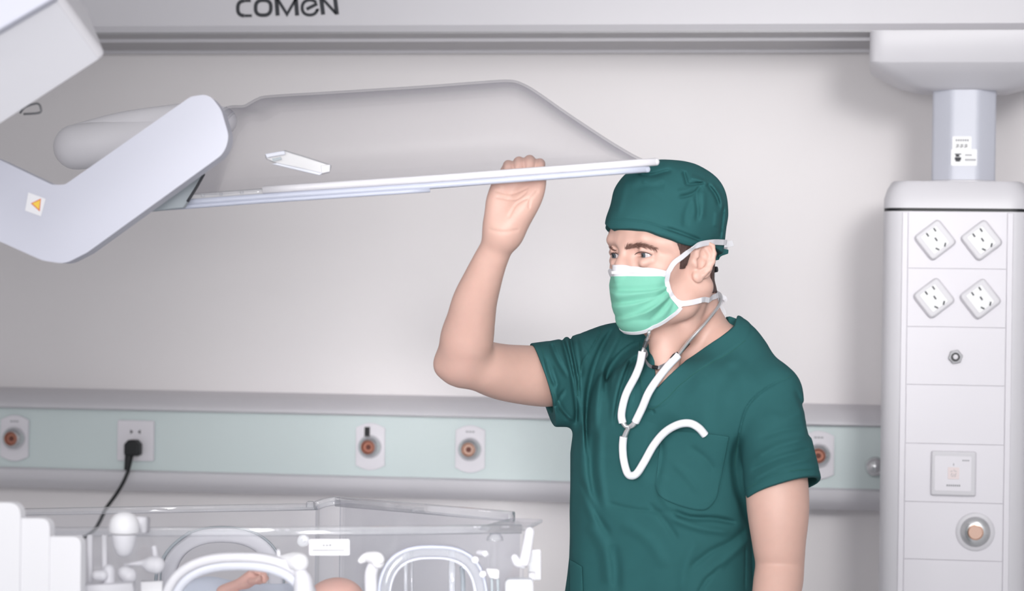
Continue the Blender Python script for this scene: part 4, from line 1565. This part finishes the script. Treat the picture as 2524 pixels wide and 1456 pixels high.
SM_TOP = TOP
pk = patch('chest_pocket', ([(1630, 1062), (1680, 1063), (1740, 1068), (1797, 1076)],
                            [(1615, 1196), (1626, 1222), (1660, 1240), (1700, 1253), (1738, 1256), (1760, 1236), (1768, 1220)]), SM_TOP, .0026, M['scrub'], top, n=34)
xs = np.linspace(1634, 1795, 24); ys = np.interp(xs, [1634, 1680, 1740, 1795], [1080, 1082, 1087, 1096])
tube('pocket_stitching', cam2world(ray_hit(SM_TOP, xs, ys, 3.6, 4.3, .0028)), .00055, M['scrub_seam'], pk, n=2, seg=6)
seam_px = np.array(catmull([(x, y, 0) for x, y in ((1575, 842), (1578, 900), (1582, 950), (1602, 1006), (1640, 985), (1672, 952), (1712, 920), (1755, 893), (1800, 868), (1838, 838))], 8))[:, :2]
tube('collar_seam', cam2world(ray_hit(SM_TOP, seam_px[:, 0], seam_px[:, 1], 3.6, 4.3, .0001)), .0006, M['scrub_seam'], top, n=2, seg=6)
for hp_ in ([(1841, 1204), (1870, 1187), (1905, 1172), (1950, 1160), (1985, 1157), (2006, 1157)], [(1334, 848), (1344, 890), (1356, 940), (1372, 985), (1392, 1028)], [(1952, 926), (1900, 950), (1850, 990), (1828, 1040), (1815, 1110), (1812, 1150)], [(1486, 806), (1464, 850), (1436, 893), (1427, 935), (1423, 975)]):
    q_ = np.array(catmull([(x, y, 0) for x, y in hp_], 6))[:, :2]
    tube('seam_stitching', cam2world(ray_hit(SM_TOP, q_[:, 0], q_[:, 1], 3.6, 4.3, .0001)), .0005, M['scrub_seam'], top, n=2, seg=6)
patch('hip_pocket', ([(1404, 1378), (1418, 1386), (1434, 1396)], [(1404, 1560), (1418, 1562), (1440, 1562)]), SM_TOP, .0030, M['scrub'], top, n=16)

# --- trousers and clogs, below the frame
TR = Solid()
TR.add(lambda p: np.maximum(f_torso(.004)(p), p[:, 2] - PC(0, 1600, 3.97)[2]), .02)
for l in (-.09, .09):
    a = PC(1632, 1790, 3.97) + BL * l
    TR.cap([(a, .098), (a + np.array([0, 0, -.40]), .082), (a + np.array([0, .0, -.83]), .078)], .04)
TR.clip(f_half((0, 0, -1), np.array([0, 4.0, -1.515])), .002)
sdf_obj('trousers', TR, (-.05, 3.6, -1.55), (.55, 4.4, -.5), .006, M['scrub'], person, margin=.01)
for s in (-1, 1):
    a = np.array(PC(1632, 1790, 3.97) + BL * s * .09)
    SH = Solid()
    a[2] = -1.56
    SH.cap([(a - BF * .05, .042), (a + BF * .15, .036)], .02)
    SH.clip(f_half((0, 0, -1), np.array([0, 4, -1.598])), .003)
    sdf_obj('clog', SH, a - .25, a + .25, .006, M['white_soft'], person)
# ------------------------------------------------------------------ stethoscope round the neck
COV = Solid(); COV.add(lambda p: np.minimum(SM_TOP.eval(p), BODY.eval(p)), .001)


def lay(pts, off):
    a = np.array(pts, float)
    return cam2world(ray_hit(COV, a[:, 0], a[:, 1], 3.6, 4.3, off))


st0 = lay([(1548, 1050)], .008)[0]
steth = empty('stethoscope', st0, 'stethoscope with white tubing hanging round the neck, its end in the pocket', 'stethoscope')
RT = .0063


def lifted(pts, offs):
    a = np.array(pts, float)
    return cam2world(np.array([ray_hit(COV, [x], [y], 3.6, 4.3, o)[0] for (x, y), o in zip(a, offs)]))


tube('tubing', lifted([(1535, 1042), (1532, 1018), (1543, 972), (1567, 925), (1578, 895), (1583, 866)], [.008] * 3 + [.009, .010, .011]), RT, M['tube'], steth)
tube('tubing', lifted([(1566, 1040), (1583, 1005), (1602, 962), (1638, 912), (1672, 875)], [.008, .008, .009, .010, .011]), RT, M['tube'], steth)
tube('tubing', lifted([(1537, 1076), (1535, 1100), (1537, 1130), (1545, 1162), (1555, 1172), (1570, 1166), (1588, 1138), (1612, 1096), (1640, 1064), (1672, 1046), (1700, 1043), (1722, 1054), (1738, 1072)],
                      [.008, .008, .008, .008, .008, .008, .009, .012, .014, .014, .012, .008, .003]), RT, M['tube'], steth)
yj = tube('y_connector', lifted([(1551, 1052), (1544, 1064), (1538, 1080)], [.009, .008, .008]), [.0032, .0042, .0046], M['chrome'], steth)
tube('connector_arm', lifted([(1551, 1052), (1560, 1047), (1570, 1034)], [.009, .009, .008]), [.0034, .0044, .0045], M['chrome'], yj)
tube('connector_arm', lifted([(1551, 1052), (1542, 1050), (1534, 1038)], [.009, .009, .008]), [.0034, .0036, .0045], M['chrome'], yj)
tube('ear_tube', list(lifted([(1582, 870), (1589, 852), (1596, 832), (1601, 815)], [.010, .010, .008, .006])) + [PW(1606, 798, 3.925), PW(1622, 765, 4.0), PW(1655, 738, 4.06), PW(1690, 722, 4.08)], .0026, M['chrome'], steth)
tube('tube_ferrule', lifted([(1589, 853), (1595, 836)], [.010, .009]), .0036, M['steel'], steth)
tube('ear_tube', list(lifted([(1670, 878), (1676, 869), (1700, 838), (1735, 800)], [.011, .010, .008, .006])) + [PW(1762, 766, 3.925), PW(1775, 745, 3.95), PW(1776, 728, 3.975), PW(1766, 720, 4.0), PW(1750, 719, 4.03), PW(1715, 720, 4.07)], .0029, M['chrome'], steth, seg=16)
tube('black_sleeve', lifted([(1681, 865), (1698, 846)], [.0078, .0068]), .0022, M['black'], steth)
tube('black_sleeve', lifted([(1653, 884), (1661, 874), (1670, 869)], [.010, .011, .011]), .0018, M['black'], steth)
band = lifted([(1589, 862), (1594, 872), (1590, 884), (1600, 900), (1618, 906), (1640, 898), (1658, 884), (1668, 874)], [.010, .009, .008, .006, .005, .006, .008, .010])
bp_ = catmull(band, 6)
sweep('spring_band', bp_, [(-.0004, -.0026), (.0004, -.0026), (.0004, .0026), (-.0004, .0026)], M['steel'], steth, up=np.array([-.1, 0, 1.0]), smooth=False)
tube('band_stop', lifted([(1609, 904), (1621, 906)], [.0058, .0055]), .0032, M['black'], steth)
# ------------------------------------------------------------------ infant incubator
M['acrylic'] = clear_plastic('clear_acrylic', (.984, .987, .997), (.80, .82, .87), .08, .02)
M['hood_acrylic'] = clear_plastic('clear_hood_acrylic', (.988, .986, .988), (.78, .78, .80), .015, .008, .4)
M['acrylic_bar'] = clear_plastic('clear_acrylic_bar', (.965, .967, .975), (.80, .80, .84), .16, .14)
M['frost'] = clear_plastic('milky_plastic', (.93, .935, .95), (.80, .82, .86), .10, .40)
M['lilac_white'] = material('lilac_white_plastic', (192, 193, 206), .4)
M['inc_soft'] = material('incubator_plastic', (214, 213, 219), .5)
M['inc_white'] = material('incubator_white', (226, 225, 229), .5)
M['trim_blue'] = material('blue_grey_trim', (188, 192, 208), .4)
M['port_clear'] = clear_plastic('cloudy_port_plastic', (.86, .87, .90), (.66, .68, .74), .06, .22)
M['hinge_grey'] = material('blue_grey_plastic', (160, 168, 174), .45)

base_c = PW(640, 1300, 3.65)
inc = empty('infant_incubator', (base_c.x, base_c.y, 0), 'white infant incubator with clear walls, portholes and raised clear hood on an angled arm', 'incubator')


def pxs(pts, d):
    return [PW(x, y, d) for x, y in pts]


AX_D = Vector(_Rn @ np.array([0, 0, -1.0]))   # away from the camera
AX_U = Vector(_Rn @ np.array([0, 1.0, 0]))
AX_R = Vector(_Rn @ np.array([1.0, 0, 0]))

# wall panels: top edge from pixel a at depth da to pixel b at depth db, down to height zb
ZB = 1.03


def panel(name, a, b, th=.006, zb=ZB, mat='acrylic', parent=inc):
    A, B = PW(*a), PW(*b)
    t = (B - A).normalized()
    n = Vector((-t.y, t.x, 0)).normalized() * th
    A2, B2 = Vector((A.x, A.y, zb)), Vector((B.x, B.y, zb))
    return prism(name, [A, B, B2, A2], n, M[mat], parent, smooth=False)


def bar(name, pts, w, h, mat, parent, r=.003, up=None):
    return sweep(name, [Vector(p) for p in pts], rrect(w, h, min(r, w * .45, h * .45), 3), M[mat], parent, up=np.array(up or AX_U), smooth=True)


front = panel('front_wall', (120, 1310, 3.38), (1292, 1302, 3.50))
bar('top_rim', [PW(120, 1310, 3.375), PW(700, 1309, 3.43), PW(1285, 1303, 3.495)], .012, .0125, 'acrylic_bar', front)
back = panel('back_wall', (30, 1264, 3.85), (778, 1250, 3.90))
bar('top_rim', [PW(20, 1262, 3.845), PW(778, 1248, 3.895)], .012, .011, 'acrylic_bar', back)
lathe('rim_clip', [(.007, 0), (.007, .008), (.004, .010)], PW(765, 1250, 3.885), (0, 0, 1), M['acrylic_bar'], back, n=16)
pts = [PW(778, 1246, 3.90), PW(800, 1238, 3.915), PW(822, 1234, 3.92), PW(838, 1234, 3.92)]
cp = loft('corner_post', [[Vector((p.x, p.y + o, p.z if z is None else z)) for p, o in [(p, 0) for p in pts] + [(p, .006) for p in pts[::-1]]] for z in (None, ZB)], M['acrylic'], inc)
bar('top_rim', pts, .010, .014, 'acrylic_bar', cp)
right = panel('side_wall', (838, 1238, 3.925), (1275, 1284, 3.60))
bar('top_rim', [PW(832, 1236, 3.922), PW(1050, 1254, 3.765), PW(1262, 1273, 3.605)], .012, .0155, 'acrylic_bar', right)
prism('rim_lip', [PW(1255, 1276, 3.60), PW(1338, 1278, 3.585), PW(1300, 1298, 3.50), PW(1180, 1297, 3.49)], (0, 0, -.006), M['acrylic_bar'], right, bevel=.002)
for x in (1170, 1180, 1242, 1250, 684, 708):
    tube('rim_peg', [PW(x, 1296 + (8 if x < 900 else 0), 3.43 + (x - 700) * .00011), PW(x, 1300 + (8 if x < 900 else 0), 3.43 + (x - 700) * .00011)], .0032, M['inc_soft'], front, n=1, seg=8)


def superarc(cx, cy, rx, ry, e, a0, a1, n=40):
    o = []
    for k in range(n + 1):
        t = math.radians(a0 + (a1 - a0) * k / n)
        ct, sn = math.cos(t), math.sin(t)
        o.append((cx + rx * math.copysign(abs(ct) ** (2 / e), ct), cy - ry * math.copysign(abs(sn) ** (2 / e), sn)))
    return o


def porthole(cx, cy, rx, ry, d, parent, bands, e=2.4, dk=0.0, closed_door=True):
    """oval port door: concentric bands of (shrink px, width m, depth m, material)"""
    first = None
    for i, (sh, w, dep, mat) in enumerate(bands):
        pp = superarc(cx, cy, rx - sh, ry - sh, e, 0, 360, 72)[:-1]
        path = [PW(x, y, d + dk * (x - cx) / 100) for x, y in pp]
        ups = np.array([list(AX_D)] * len(path))
        o = sweep('porthole_ring' if first is None else 'ring_band', path, rrect(w, dep, min(w, dep) * .4, 3), M[mat], parent if first is None else first, closed=True, up=ups)
        first = first or o
    return first


# back wall port, its seal showing as a grey line
p1 = porthole(548, 1432, 150, 132, 3.87, back, [(18, .024, .016, 'inc_soft'), (-2, .0026, .010, 'hinge_grey')], 2.3)
# front left port with two bands
p2 = porthole(590, 1512, 196, 152, 3.36, front, [(12, .013, .022, 'inc_soft'), (32, .0145, .016, 'cool_white'), (22, .0022, .016, 'seam')], 2.5, dk=.01)
# front right port
p3 = porthole(1066, 1490, 136, 146, 3.45, front, [(16, .0150, .018, 'port_clear'), (3, .0050, .014, 'trim_blue'), (29, .0040, .012, 'cool_white')], 2.7, dk=.01)
for x, y in ((1171, 1379), (1190, 1414)):
    lathe('hinge_pin', [(.0003, -.004), (.0046, -.003), (.0046, .003), (.0003, .004)], PW(x, y, 3.44), AX_D, M['inc_soft'], p3, n=14)
# posts and rods seen through the right port
for x, w, m_ in ((1114, .010, 'frost'), (1000, .006, 'frost'), (1015, .005, 'acrylic_bar')):
    bar('inner_post', [PW(x, 1352, 3.66), PW(x, 1520, 3.66)], w, .006, m_, inc, up=AX_D)
tube('grey_hose', [PW(1138, 1396, 3.6), PW(1141, 1430, 3.6), PW(1142, 1520, 3.6)], .0036, M['hinge_grey'], inc)
tube('grey_hose', [PW(470, 1310, 3.845), PW(430, 1340, 3.845), PW(402, 1375, 3.845), PW(385, 1420, 3.845), PW(384, 1520, 3.845)], .0028, M['hinge_grey'], inc)

# big white mushroom knob
kc = PW(306, 1314, 3.28)
kb = lathe('clamp_knob', [(.0005, .0290), (.008, .0280), (.014, .0245), (.0185, .0185), (.0205, .011), (.0208, .004), (.0195, .0005), (.0005, 0)], kc, (0, 0, 1), M['inc_white'], inc, n=36)
lathe('knob_cone', [(.017, -.001), (.0168, -.006), (.0145, -.018), (.0105, -.027), (.006, -.0305), (.0005, -.032)], kc, (0, 0, 1), M['inc_soft'], kb, n=36)
bar('knob_mount', [PW(340, 1293, 3.31), PW(356, 1293, 3.33)], .016, .022, 'inc_soft', kb)

# latches and fittings on the front wall
def blob(name, rows, mat='inc_soft', parent=inc):
    Q = catmull([list(PC(x, y, d)) + [r * d / FPX] for x, y, d, r in rows], 6)
    P_, R_ = Q[:, :3], Q[:, 3]
    W = cam2world(P_)
    t0, t1 = (W[0] - W[1]), (W[-1] - W[-2])
    t0, t1 = t0 / np.linalg.norm(t0), t1 / np.linalg.norm(t1)
    pre = [(W[0] + t0 * R_[0] * math.sin(a), R_[0] * math.cos(a)) for a in (1.52, 1.38, 1.2, 1.0, .75, .5, .25)]
    post = [(W[-1] + t1 * R_[-1] * math.sin(a), R_[-1] * math.cos(a)) for a in (.25, .5, .75, 1.0, 1.2, 1.38, 1.52)]
    path = [p for p, _ in pre] + list(W) + [p for p, _ in post]
    sc = [r for _, r in pre] + list(R_) + [r for _, r in post]
    return sweep(name, path, circle(1.0, 28), M[mat], parent, scale=sc)


l1 = blob('port_latch', [(268, 1405, 3.31, 15), (268, 1540, 3.31, 16)])
blob('latch_ball', [(308, 1412, 3.33, 19), (316, 1418, 3.33, 21)], parent=l1)
blob('latch_ball', [(238, 1418, 3.30, 13), (252, 1418, 3.30, 14)], parent=l1)
blob('latch_lever', [(308, 1392, 3.34, 5), (345, 1388, 3.34, 7), (365, 1390, 3.34, 19), (385, 1392, 3.34, 22)], parent=l1)
bar('latch_stop', [PW(375, 1432, 3.34), PW(375, 1520, 3.34)], .030, .018, 'inc_white', l1, up=AX_D)
blob('latch_tab', [(380, 1350, 3.36, 7), (383, 1372, 3.36, 8)], parent=l1)
l2 = blob('port_latch', [(697, 1381, 3.38, 14), (722, 1382, 3.37, 22), (738, 1386, 3.36, 24)], 'inc_white')
blob('latch_foot', [(742, 1415, 3.36, 17), (748, 1440, 3.36, 24), (750, 1530, 3.36, 28)], parent=l2)
blob('latch_pin', [(686, 1358, 3.38, 5), (688, 1380, 3.38, 6), (688, 1394, 3.38, 7)], parent=l2)
l3 = blob('port_latch', [(890, 1381, 3.41, 8), (905, 1373, 3.41, 13), (928, 1376, 3.40, 17), (932, 1384, 3.40, 17)], 'inc_white')
blob('latch_foot', [(920, 1396, 3.41, 15), (914, 1425, 3.41, 16), (918, 1530, 3.41, 15)], parent=l3)
lab = prism('info_plate', [PW(812 + a, 1348 + b, 3.415) for a, b in rrect(100, 40, 4)], AX_D * -.003, M['inc_white'], inc, bevel=.0008)
for x0, x1, y0, y1 in ((795, 801, 1341, 1346), (803, 809, 1341, 1346), (811, 817, 1340, 1346), (770, 849, 1354, 1357)):
    prism('printed_line', [PW(x, y, 3.4115) for x, y in ((x0, y0), (x1, y0), (x1, y1), (x0, y1))], AX_D * -.0006, M['faint'], lab, smooth=False)
lathe('suction_disc', [(.0085, 0), (.0085, .002), (.0070, .003), (.003, .0032), (.0025, .006), (.0004, .0065)], PW(748, 1332, 3.43), -AX_D, M['frost'], inc, n=24)
# right-hand clip, plate, tray and small parts
cl = blob('corner_clip', [(1306, 1310, 3.47, 12), (1301, 1340, 3.47, 12.5), (1294, 1378, 3.46, 13.5), (1290, 1388, 3.46, 13)])
blob('clip_foot', [(1268, 1374, 3.46, 9), (1276, 1386, 3.46, 11), (1292, 1388, 3.46, 11)], parent=cl)
prism('clip_plate', [PW(1318 + a, 1392 + b, 3.50) for a, b in rrect(32, 76, 6)], AX_D * .008, M['frost'], inc, bevel=.002)
bar('plate_foot', [PW(1303, 1420, 3.49), PW(1318, 1420, 3.49)], .012, .012, 'inc_soft', inc)
prism('clear_tray', [PW(1280 + a, 1490 + b, 3.44) for a, b in rrect(70, 124, 12)], AX_D * .03, M['frost'], inc, bevel=.002)
bx = prism('tube_holder', [PW(x, y, 3.44) for x, y in ((1197, 1401), (1231, 1403), (1230, 1428), (1206, 1424))], AX_D * .012, M['inc_white'], inc, bevel=.003)
for x in (1212, 1227):
    tube('holder_tube', [PW(x, 1424, 3.445), PW(x + 1, 1480, 3.445), PW(x + 1, 1560, 3.445)], .0022, M['hinge_grey'], bx, n=3, seg=8)
blob('white_stud', [(1182, 1362, 3.48, 8), (1196, 1364, 3.47, 9)])
lathe('clear_dome', [(.012, 0), (.011, .005), (.007, .010), (.0005, .012)], PW(1220, 1331, 3.49), (0, 0, 1), M['acrylic_bar'], inc, n=24)

# stepped white end housing on the left
def housing(name, x0, x1, y0, d0, dep, mat='white', r=.012):
    a, b = PW(x0, y0, d0), PW(x1, y0, d0)
    zz = .95
    pts2 = rounded_poly([(a.x, zz), (b.x, zz), (b.x, b.z), (a.x, a.z)], [0.001, .001, r, .001], 6)
    return prism(name, [Vector((x, a.y + (x - a.x) * .15, z)) for x, z in pts2], (0, dep, 0), M[mat], inc, bevel=.003)


housing('end_housing', -420, 52, 1238, 3.215, .02, 'inc_white', .018)
housing('housing_step', 46, 123, 1277, 3.217, .02, 'inc_white', .014)
housing('housing_step', 116, 200, 1322, 3.219, .02, 'inc_white', .012)
for x in (196, 222, 258):
    bar('end_frame', [PW(x, 1318, 3.36), PW(x, 1530, 3.36)], .0075, .008, 'inc_soft', inc, up=AX_D)
bar('sill', [PW(150, 1460, 3.30), PW(330, 1452, 3.30)], .03, .02, 'inc_soft', inc)

# lower body down to the floor
fx0, fx1 = PW(60, 1300, 3.42).x, PW(1270, 1300, 3.52).x
fy0, fy1 = PW(700, 1300, 3.42).y, PW(700, 1300, 3.90).y
loft('deck', [[Vector(((fx0 + fx1) / 2 + a, (fy0 + fy1) / 2 + b, z)) for a, b in rrect(fx1 - fx0 + .04, fy1 - fy0 + .04, .05, 6)] for z in (.93, 1.03)], M['inc_soft'], inc)
loft('cabinet', [[Vector(((fx0 + fx1) / 2 + a, (fy0 + fy1) / 2 + b, z)) for a, b in rrect((fx1 - fx0) * .8, (fy1 - fy0) * .8, .05, 6)] for z in (.16, .932)], M['cool_white'], inc)
for sx in (-1, 1):
    for sy in (-1, 1):
        p = Vector(((fx0 + fx1) / 2 + sx * (fx1 - fx0) * .36, (fy0 + fy1) / 2 + sy * (fy1 - fy0) * .34, 0))
        w_ = lathe('caster', [(.0005, -.014), (.045, -.014), (.05, -.008), (.05, .008), (.045, .014), (.0005, .014)], p + Vector((0, 0, .05)), (1, 0, 0), M['hinge_grey'], inc, n=24)
        box('caster_fork', (p.x - .02, p.y - .03, .05), (p.x + .02, p.y + .03, .165), M['inc_soft'], w_, bevel=.004)
mat_t = box('mattress_tray', (fx0 + .03, fy0 + .05, 1.03), (fx1 - .12, fy1 - .06, 1.045), M['frost'], inc, bevel=.004)

# ---- hood: rim line close to the camera, far side the same width back
HN = 3.70
HW = .44


def rim_y(x):
    return np.interp(x, [380, 650, 1060, 1340, 1625], [488, 468, 441, 420, 398])


nx = np.array([PC(x, rim_y(x), HN) for x in (440, 1600)])
back_v = np.array([0, HW, 0])


def hood_far(p):
    q = p + back_v
    q[2] = p[2] * (p[1] + HW) / p[1] * 1.0
    return q


prof = [(452, 0), (470, 70), (500, 160), (522, 195), (545, 213), (585, 213), (606, 222), (622, 229), (650, 233), (800, 232), (1000, 231), (1180, 231), (1255, 229), (1290, 217), (1330, 190), (1400, 135), (1500, 60), (1560, 18), (1588, 0)]
prof = catmull([(a, b, 0) for a, b in prof], 5)[:, :2]
NS = 36
rows = []
for x, hpx in prof:
    a = PC(x, rim_y(x) - 2, HN)
    b = hood_far(a)
    hgt = max(hpx, 0) * HN / FPX
    row = []
    for k in range(NS + 1):
        t = math.pi * k / NS
        e_ = 7.0
        ct, sn = math.cos(t), math.sin(t)
        u = .5 - .5 * math.copysign(abs(ct) ** (2 / e_), ct)
        w = abs(sn) ** (2 / e_)
        inset = .06 * w * (1 - 2 * u)
        p = a + (b - a) * (u + inset)
        p = p + np.array([0, 0, hgt * w])
        row.append(p)
    rows.append(row)
A_ = np.array(rows)
nr, nc = A_.shape[:2]
hood = mesh_obj('hood', cam2world(A_.reshape(-1, 3)), [(i * nc + k, i * nc + k + 1, (i + 1) * nc + k + 1, (i + 1) * nc + k) for i in range(nr - 1) for k in range(nc - 1)], M['hood_acrylic'], inc)
s_ = hood.modifiers.new('thick', 'SOLIDIFY'); s_.thickness = .004


def rim_bar(name, x0, x1, dy, h, w, mat, ends=True, dd=0.0):
    pts = [PC(x, rim_y(x) + dy, HN + dd) for x in np.linspace(x0, x1, 12)]
    o = bar(name, [Vector(cam2world(p)) for p in pts], w, h, mat, hood, r=.006)
    if ends:
        far = [hood_far(p) for p in pts]
        far = [p - np.array([0, .0, 0]) for p in far]
        bar(name, [Vector(cam2world(p)) for p in far], w, h, mat, hood, r=.006)
        bar(name, [Vector(cam2world(pts[-1])), Vector(cam2world(far[-1]))], w, h, mat, hood, r=.006)
        bar(name, [Vector(cam2world(pts[0])), Vector(cam2world(far[0]))], w, h, mat, hood, r=.006)
    return o


rb = rim_bar('hood_rim', 648, 1616, 0, .0118, .016, 'white', False)
lathe('rim_end', [(.0004, .0058), (.003, .0052), (.0055, .003), (.0059, 0)], PW(1616, rim_y(1616), HN), AX_R, M['white'], hood, n=16)
rim_bar('rim_seal', 395, 1592, 16.5, .0095, .013, 'trim_blue', True)  # blue-grey puts the shade under the white rim into the colour
rim_bar('rim_foot', 395, 1060, 27, .007, .011, 'trim_blue', False)
rim_bar('clear_rim', 430, 655, 4, .010, .012, 'acrylic_bar', False)
for x in (470, 500, 545, 596):
    tube('rim_peg', [PW(x, rim_y(x) - 1, HN - .008), PW(x, rim_y(x) + 6, HN - .008)], .0026, M['acrylic_bar'], hood, n=1, seg=10)

# clear pull handle on the hood wall
hdl = [(652, 380), (702, 370), (760, 388), (816, 406), (812, 424), (792, 429), (740, 416), (682, 404), (655, 392)]
hd_ = prism('pull_handle', [PW(x, y, HN - .012) for x, y in hdl], AX_D * .014, M['acrylic_bar'], hood, bevel=.002)
prism('handle_slot', [PW(x, y, HN - .0135) for x, y in ((670, 391), (692, 386), (694, 393), (673, 398))], AX_D * .003, M['hinge_grey'], hd_, smooth=False)
prism('handle_web', [PW(x, y, HN - .0150) for x, y in ((653, 379), (700, 371), (704, 380), (657, 389))], AX_D * .004, M['cool_white'], hd_, bevel=.001)
prism('handle_web', [PW(x, y, HN - .0150) for x, y in ((790, 408), (814, 405), (813, 423), (793, 427))], AX_D * .006, M['inc_white'], hd_, bevel=.0015)
prism('handle_web', [PW(x, y, HN - .0150) for x, y in ((668, 404), (682, 401), (795, 426), (788, 432))], AX_D * .004, M['cool_white'], hd_, bevel=.001)

# ---- angled white support arm (near one) with sticker
ad = 3.50
arm_px = [(-220, 298), (0, 394), (128, 455), (160, 455), (470, 238), (515, 231), (545, 270), (565, 338), (552, 378), (215, 622), (160, 650), (105, 642), (0, 595), (-220, 490)]
arm_px = rounded_poly(arm_px, [1, 1, 30, 30, 40, 40, 60, 60, 60, 60, 60, 60, 1, 1], 14)
arm = prism('support_arm', pxs(arm_px, ad), AX_D * .062, M['lilac_white'], inc, bevel=.010, seg=5)
sk = prism('warning_sticker', pxs([(70, 474), (113, 490), (101, 533), (62, 519)], ad - .0004), AX_D * -.0008, M['inc_white'], arm, smooth=False)
prism('warning_triangle', pxs([(76, 501), (101, 489), (98, 521)], ad - .0013), AX_D * -.0004, M['red'], sk, smooth=False)
prism('triangle_fill', pxs([(80, 501), (99, 493), (96, 516)], ad - .0018), AX_D * -.0004, M['yellow'], sk, smooth=False)
# far arm and motor housing behind it
mh = blob('hinge_housing', [(188, 362, 4.02, 56), (300, 350, 4.01, 58), (430, 330, 3.98, 55), (548, 298, 3.95, 36)], 'white')
blob('housing_cover', [(192, 328, 4.03, 24), (300, 310, 4.01, 34), (420, 292, 3.97, 34), (480, 282, 3.94, 30)], 'white', mh)
prism('hinge_plate', pxs([(362, 522), (505, 420), (462, 497), (452, 512)], 3.64), AX_D * .02, M['hinge_grey'], inc, bevel=.002)
tube('hinge_rod', pxs([(503, 428), (484, 462), (462, 497)], 3.63), .0022, M['dark'], inc, n=3, seg=8)
# column carrying arm and heater, outside the frame on the left
c0 = PW(-330, 700, 3.58)
loft('support_column', [[Vector((c0.x + a, c0.y + b, z)) for a, b in rrect(.12, .14, .03, 5)] for z in (.93, 1.95)], M['white'], inc)

# ---- heater head at top left: we look up at its bright underside
Q4 = [PW(-330, 255, 3.16), PW(152, -14, 3.16), PW(264, 140, 3.26), PW(-240, 468, 3.26)]
nrm4 = (Q4[1] - Q4[0]).cross(Q4[3] - Q4[0]).normalized()
if nrm4.z < 0: nrm4 = -nrm4
hh = prism('heater_head', Q4, nrm4 * .12, M['white'], inc, bevel=.009, seg=4)
prism('heater_cover', pxs([(-330, 258), (0, 74), (134, -4), (150, -60), (-330, -60)], 3.13), AX_D * .03, M['lilac_white'], hh, bevel=.004)
cen = sum(Q4, Vector()) / 4
prism('heater_panel', [cen + (q - cen) * .93 - nrm4 * .001 for q in Q4], nrm4 * .004, M['inc_soft'], hh, bevel=.001)
tube('wire_hook', [PW(50, 278, 3.47), PW(62, 264, 3.46), PW(92, 255, 3.46), PW(101, 268, 3.46), PW(96, 278, 3.46), PW(58, 281, 3.46)], .0016, M['steel'], hh, n=4, seg=8)

# ------------------------------------------------------------------ bedding and baby
ZM = 1.085
mt = box('mattress', (fx0 + .04, fy0 + .06, 1.046), (fx1 - .14, fy1 - .07, ZM - .002), M['cool_white'], None, bevel=.012, seg=3)
tag(mt, 'thin pale mattress lying inside the clear incubator', 'mattress')

M['baby_skin'] = material('baby_skin', (222, 172, 156), .5, var=.08, vscale=80, sss=.15)
M['blanket'] = material('pale_blue_blanket', (216, 222, 236), .9, var=.03, vscale=40, bump=.3, bscale=700)
BB = Solid()
BB.ell(PC(832, 1484, 3.62), (.042, .040, .037), None, .01)
BB.ell(PC(800, 1492, 3.60), (.026, .028, .028), None, .02)
BB.ell(PC(786, 1480, 3.583), (.005, .006, .006), None, .006)          # nose
BB.ell(PC(822, 1497, 3.577), (.009, .004, .012), None, .005)          # ear
BB.cut(f_ell(PC(796, 1474, 3.572), (.007, .004, .003)), .004)
chain(BB, [(770, 1510, 3.62, 34), (700, 1508, 3.63, 58), (600, 1508, 3.63, 62), (520, 1508, 3.63, 52)], .02)
for s in (-1, 1):
    chain(BB, [(520, 1506, 3.63 + s * .03, 34), (440, 1480 + s * 6, 3.63 + s * .04, 28), (360, 1505, 3.62 + s * .03, 18), (325, 1480, 3.61 + s * .03, 15), (310, 1456, 3.60 + s * .025, 13)], .012)
chain(BB, [(720, 1490, 3.57, 26), (630, 1490, 3.55, 19), (560, 1462, 3.55, 14), (548, 1456, 3.55, 14), (580, 1443, 3.55, 14), (608, 1432, 3.55, 15)], .008)
chain(BB, [(608, 1432, 3.55, 15), (625, 1420, 3.55, 19), (638, 1422, 3.55, 18)], .008)
for k_, (x0, y0, x1, y1, x2, y2) in enumerate(((612, 1420, 624, 1403, 632, 1410), (626, 1414, 637, 1406, 642, 1414), (638, 1414, 650, 1412, 652, 1421), (642, 1422, 656, 1424, 650, 1432))):
    chain(BB, [(x0, y0, 3.545, 8), (x1, y1, 3.542, 7), (x2, y2, 3.536, 6.5)], .002)
chain(BB, [(618, 1432, 3.535, 8), (630, 1430, 3.530, 7), (638, 1424, 3.530, 6)], .002)
bc = PW(640, 1500, 3.62)
baby = sdf_obj('baby', BB, (-.62, 3.46, -.56), (-.20, 3.75, -.38), .0022, M['baby_skin'])
tag(baby, 'newborn baby lying in the incubator with one fist raised', 'baby')
BK = Solid()
BK.ell(PC(505, 1486, 3.60), (.052, .055, .038), None, .02)
BK.ell(PC(610, 1496, 3.60), (.075, .060, .029), None, .03)
BK.ell(PC(700, 1500, 3.62), (.045, .060, .034), None, .03)
BK.ell(PC(440, 1506, 3.60), (.050, .055, .030), None, .03)
BK.disp.append(lambda p: (vnoise(p * np.float32(40), 4) * .003).astype(np.float32))
bl = sdf_obj('blanket', BK, (-.62, 3.46, -.56), (-.20, 3.75, -.38), .0025, M['blanket'], margin=.01)
tag(bl, 'pale blue-white blanket wrapped over the baby in the incubator', 'blanket')
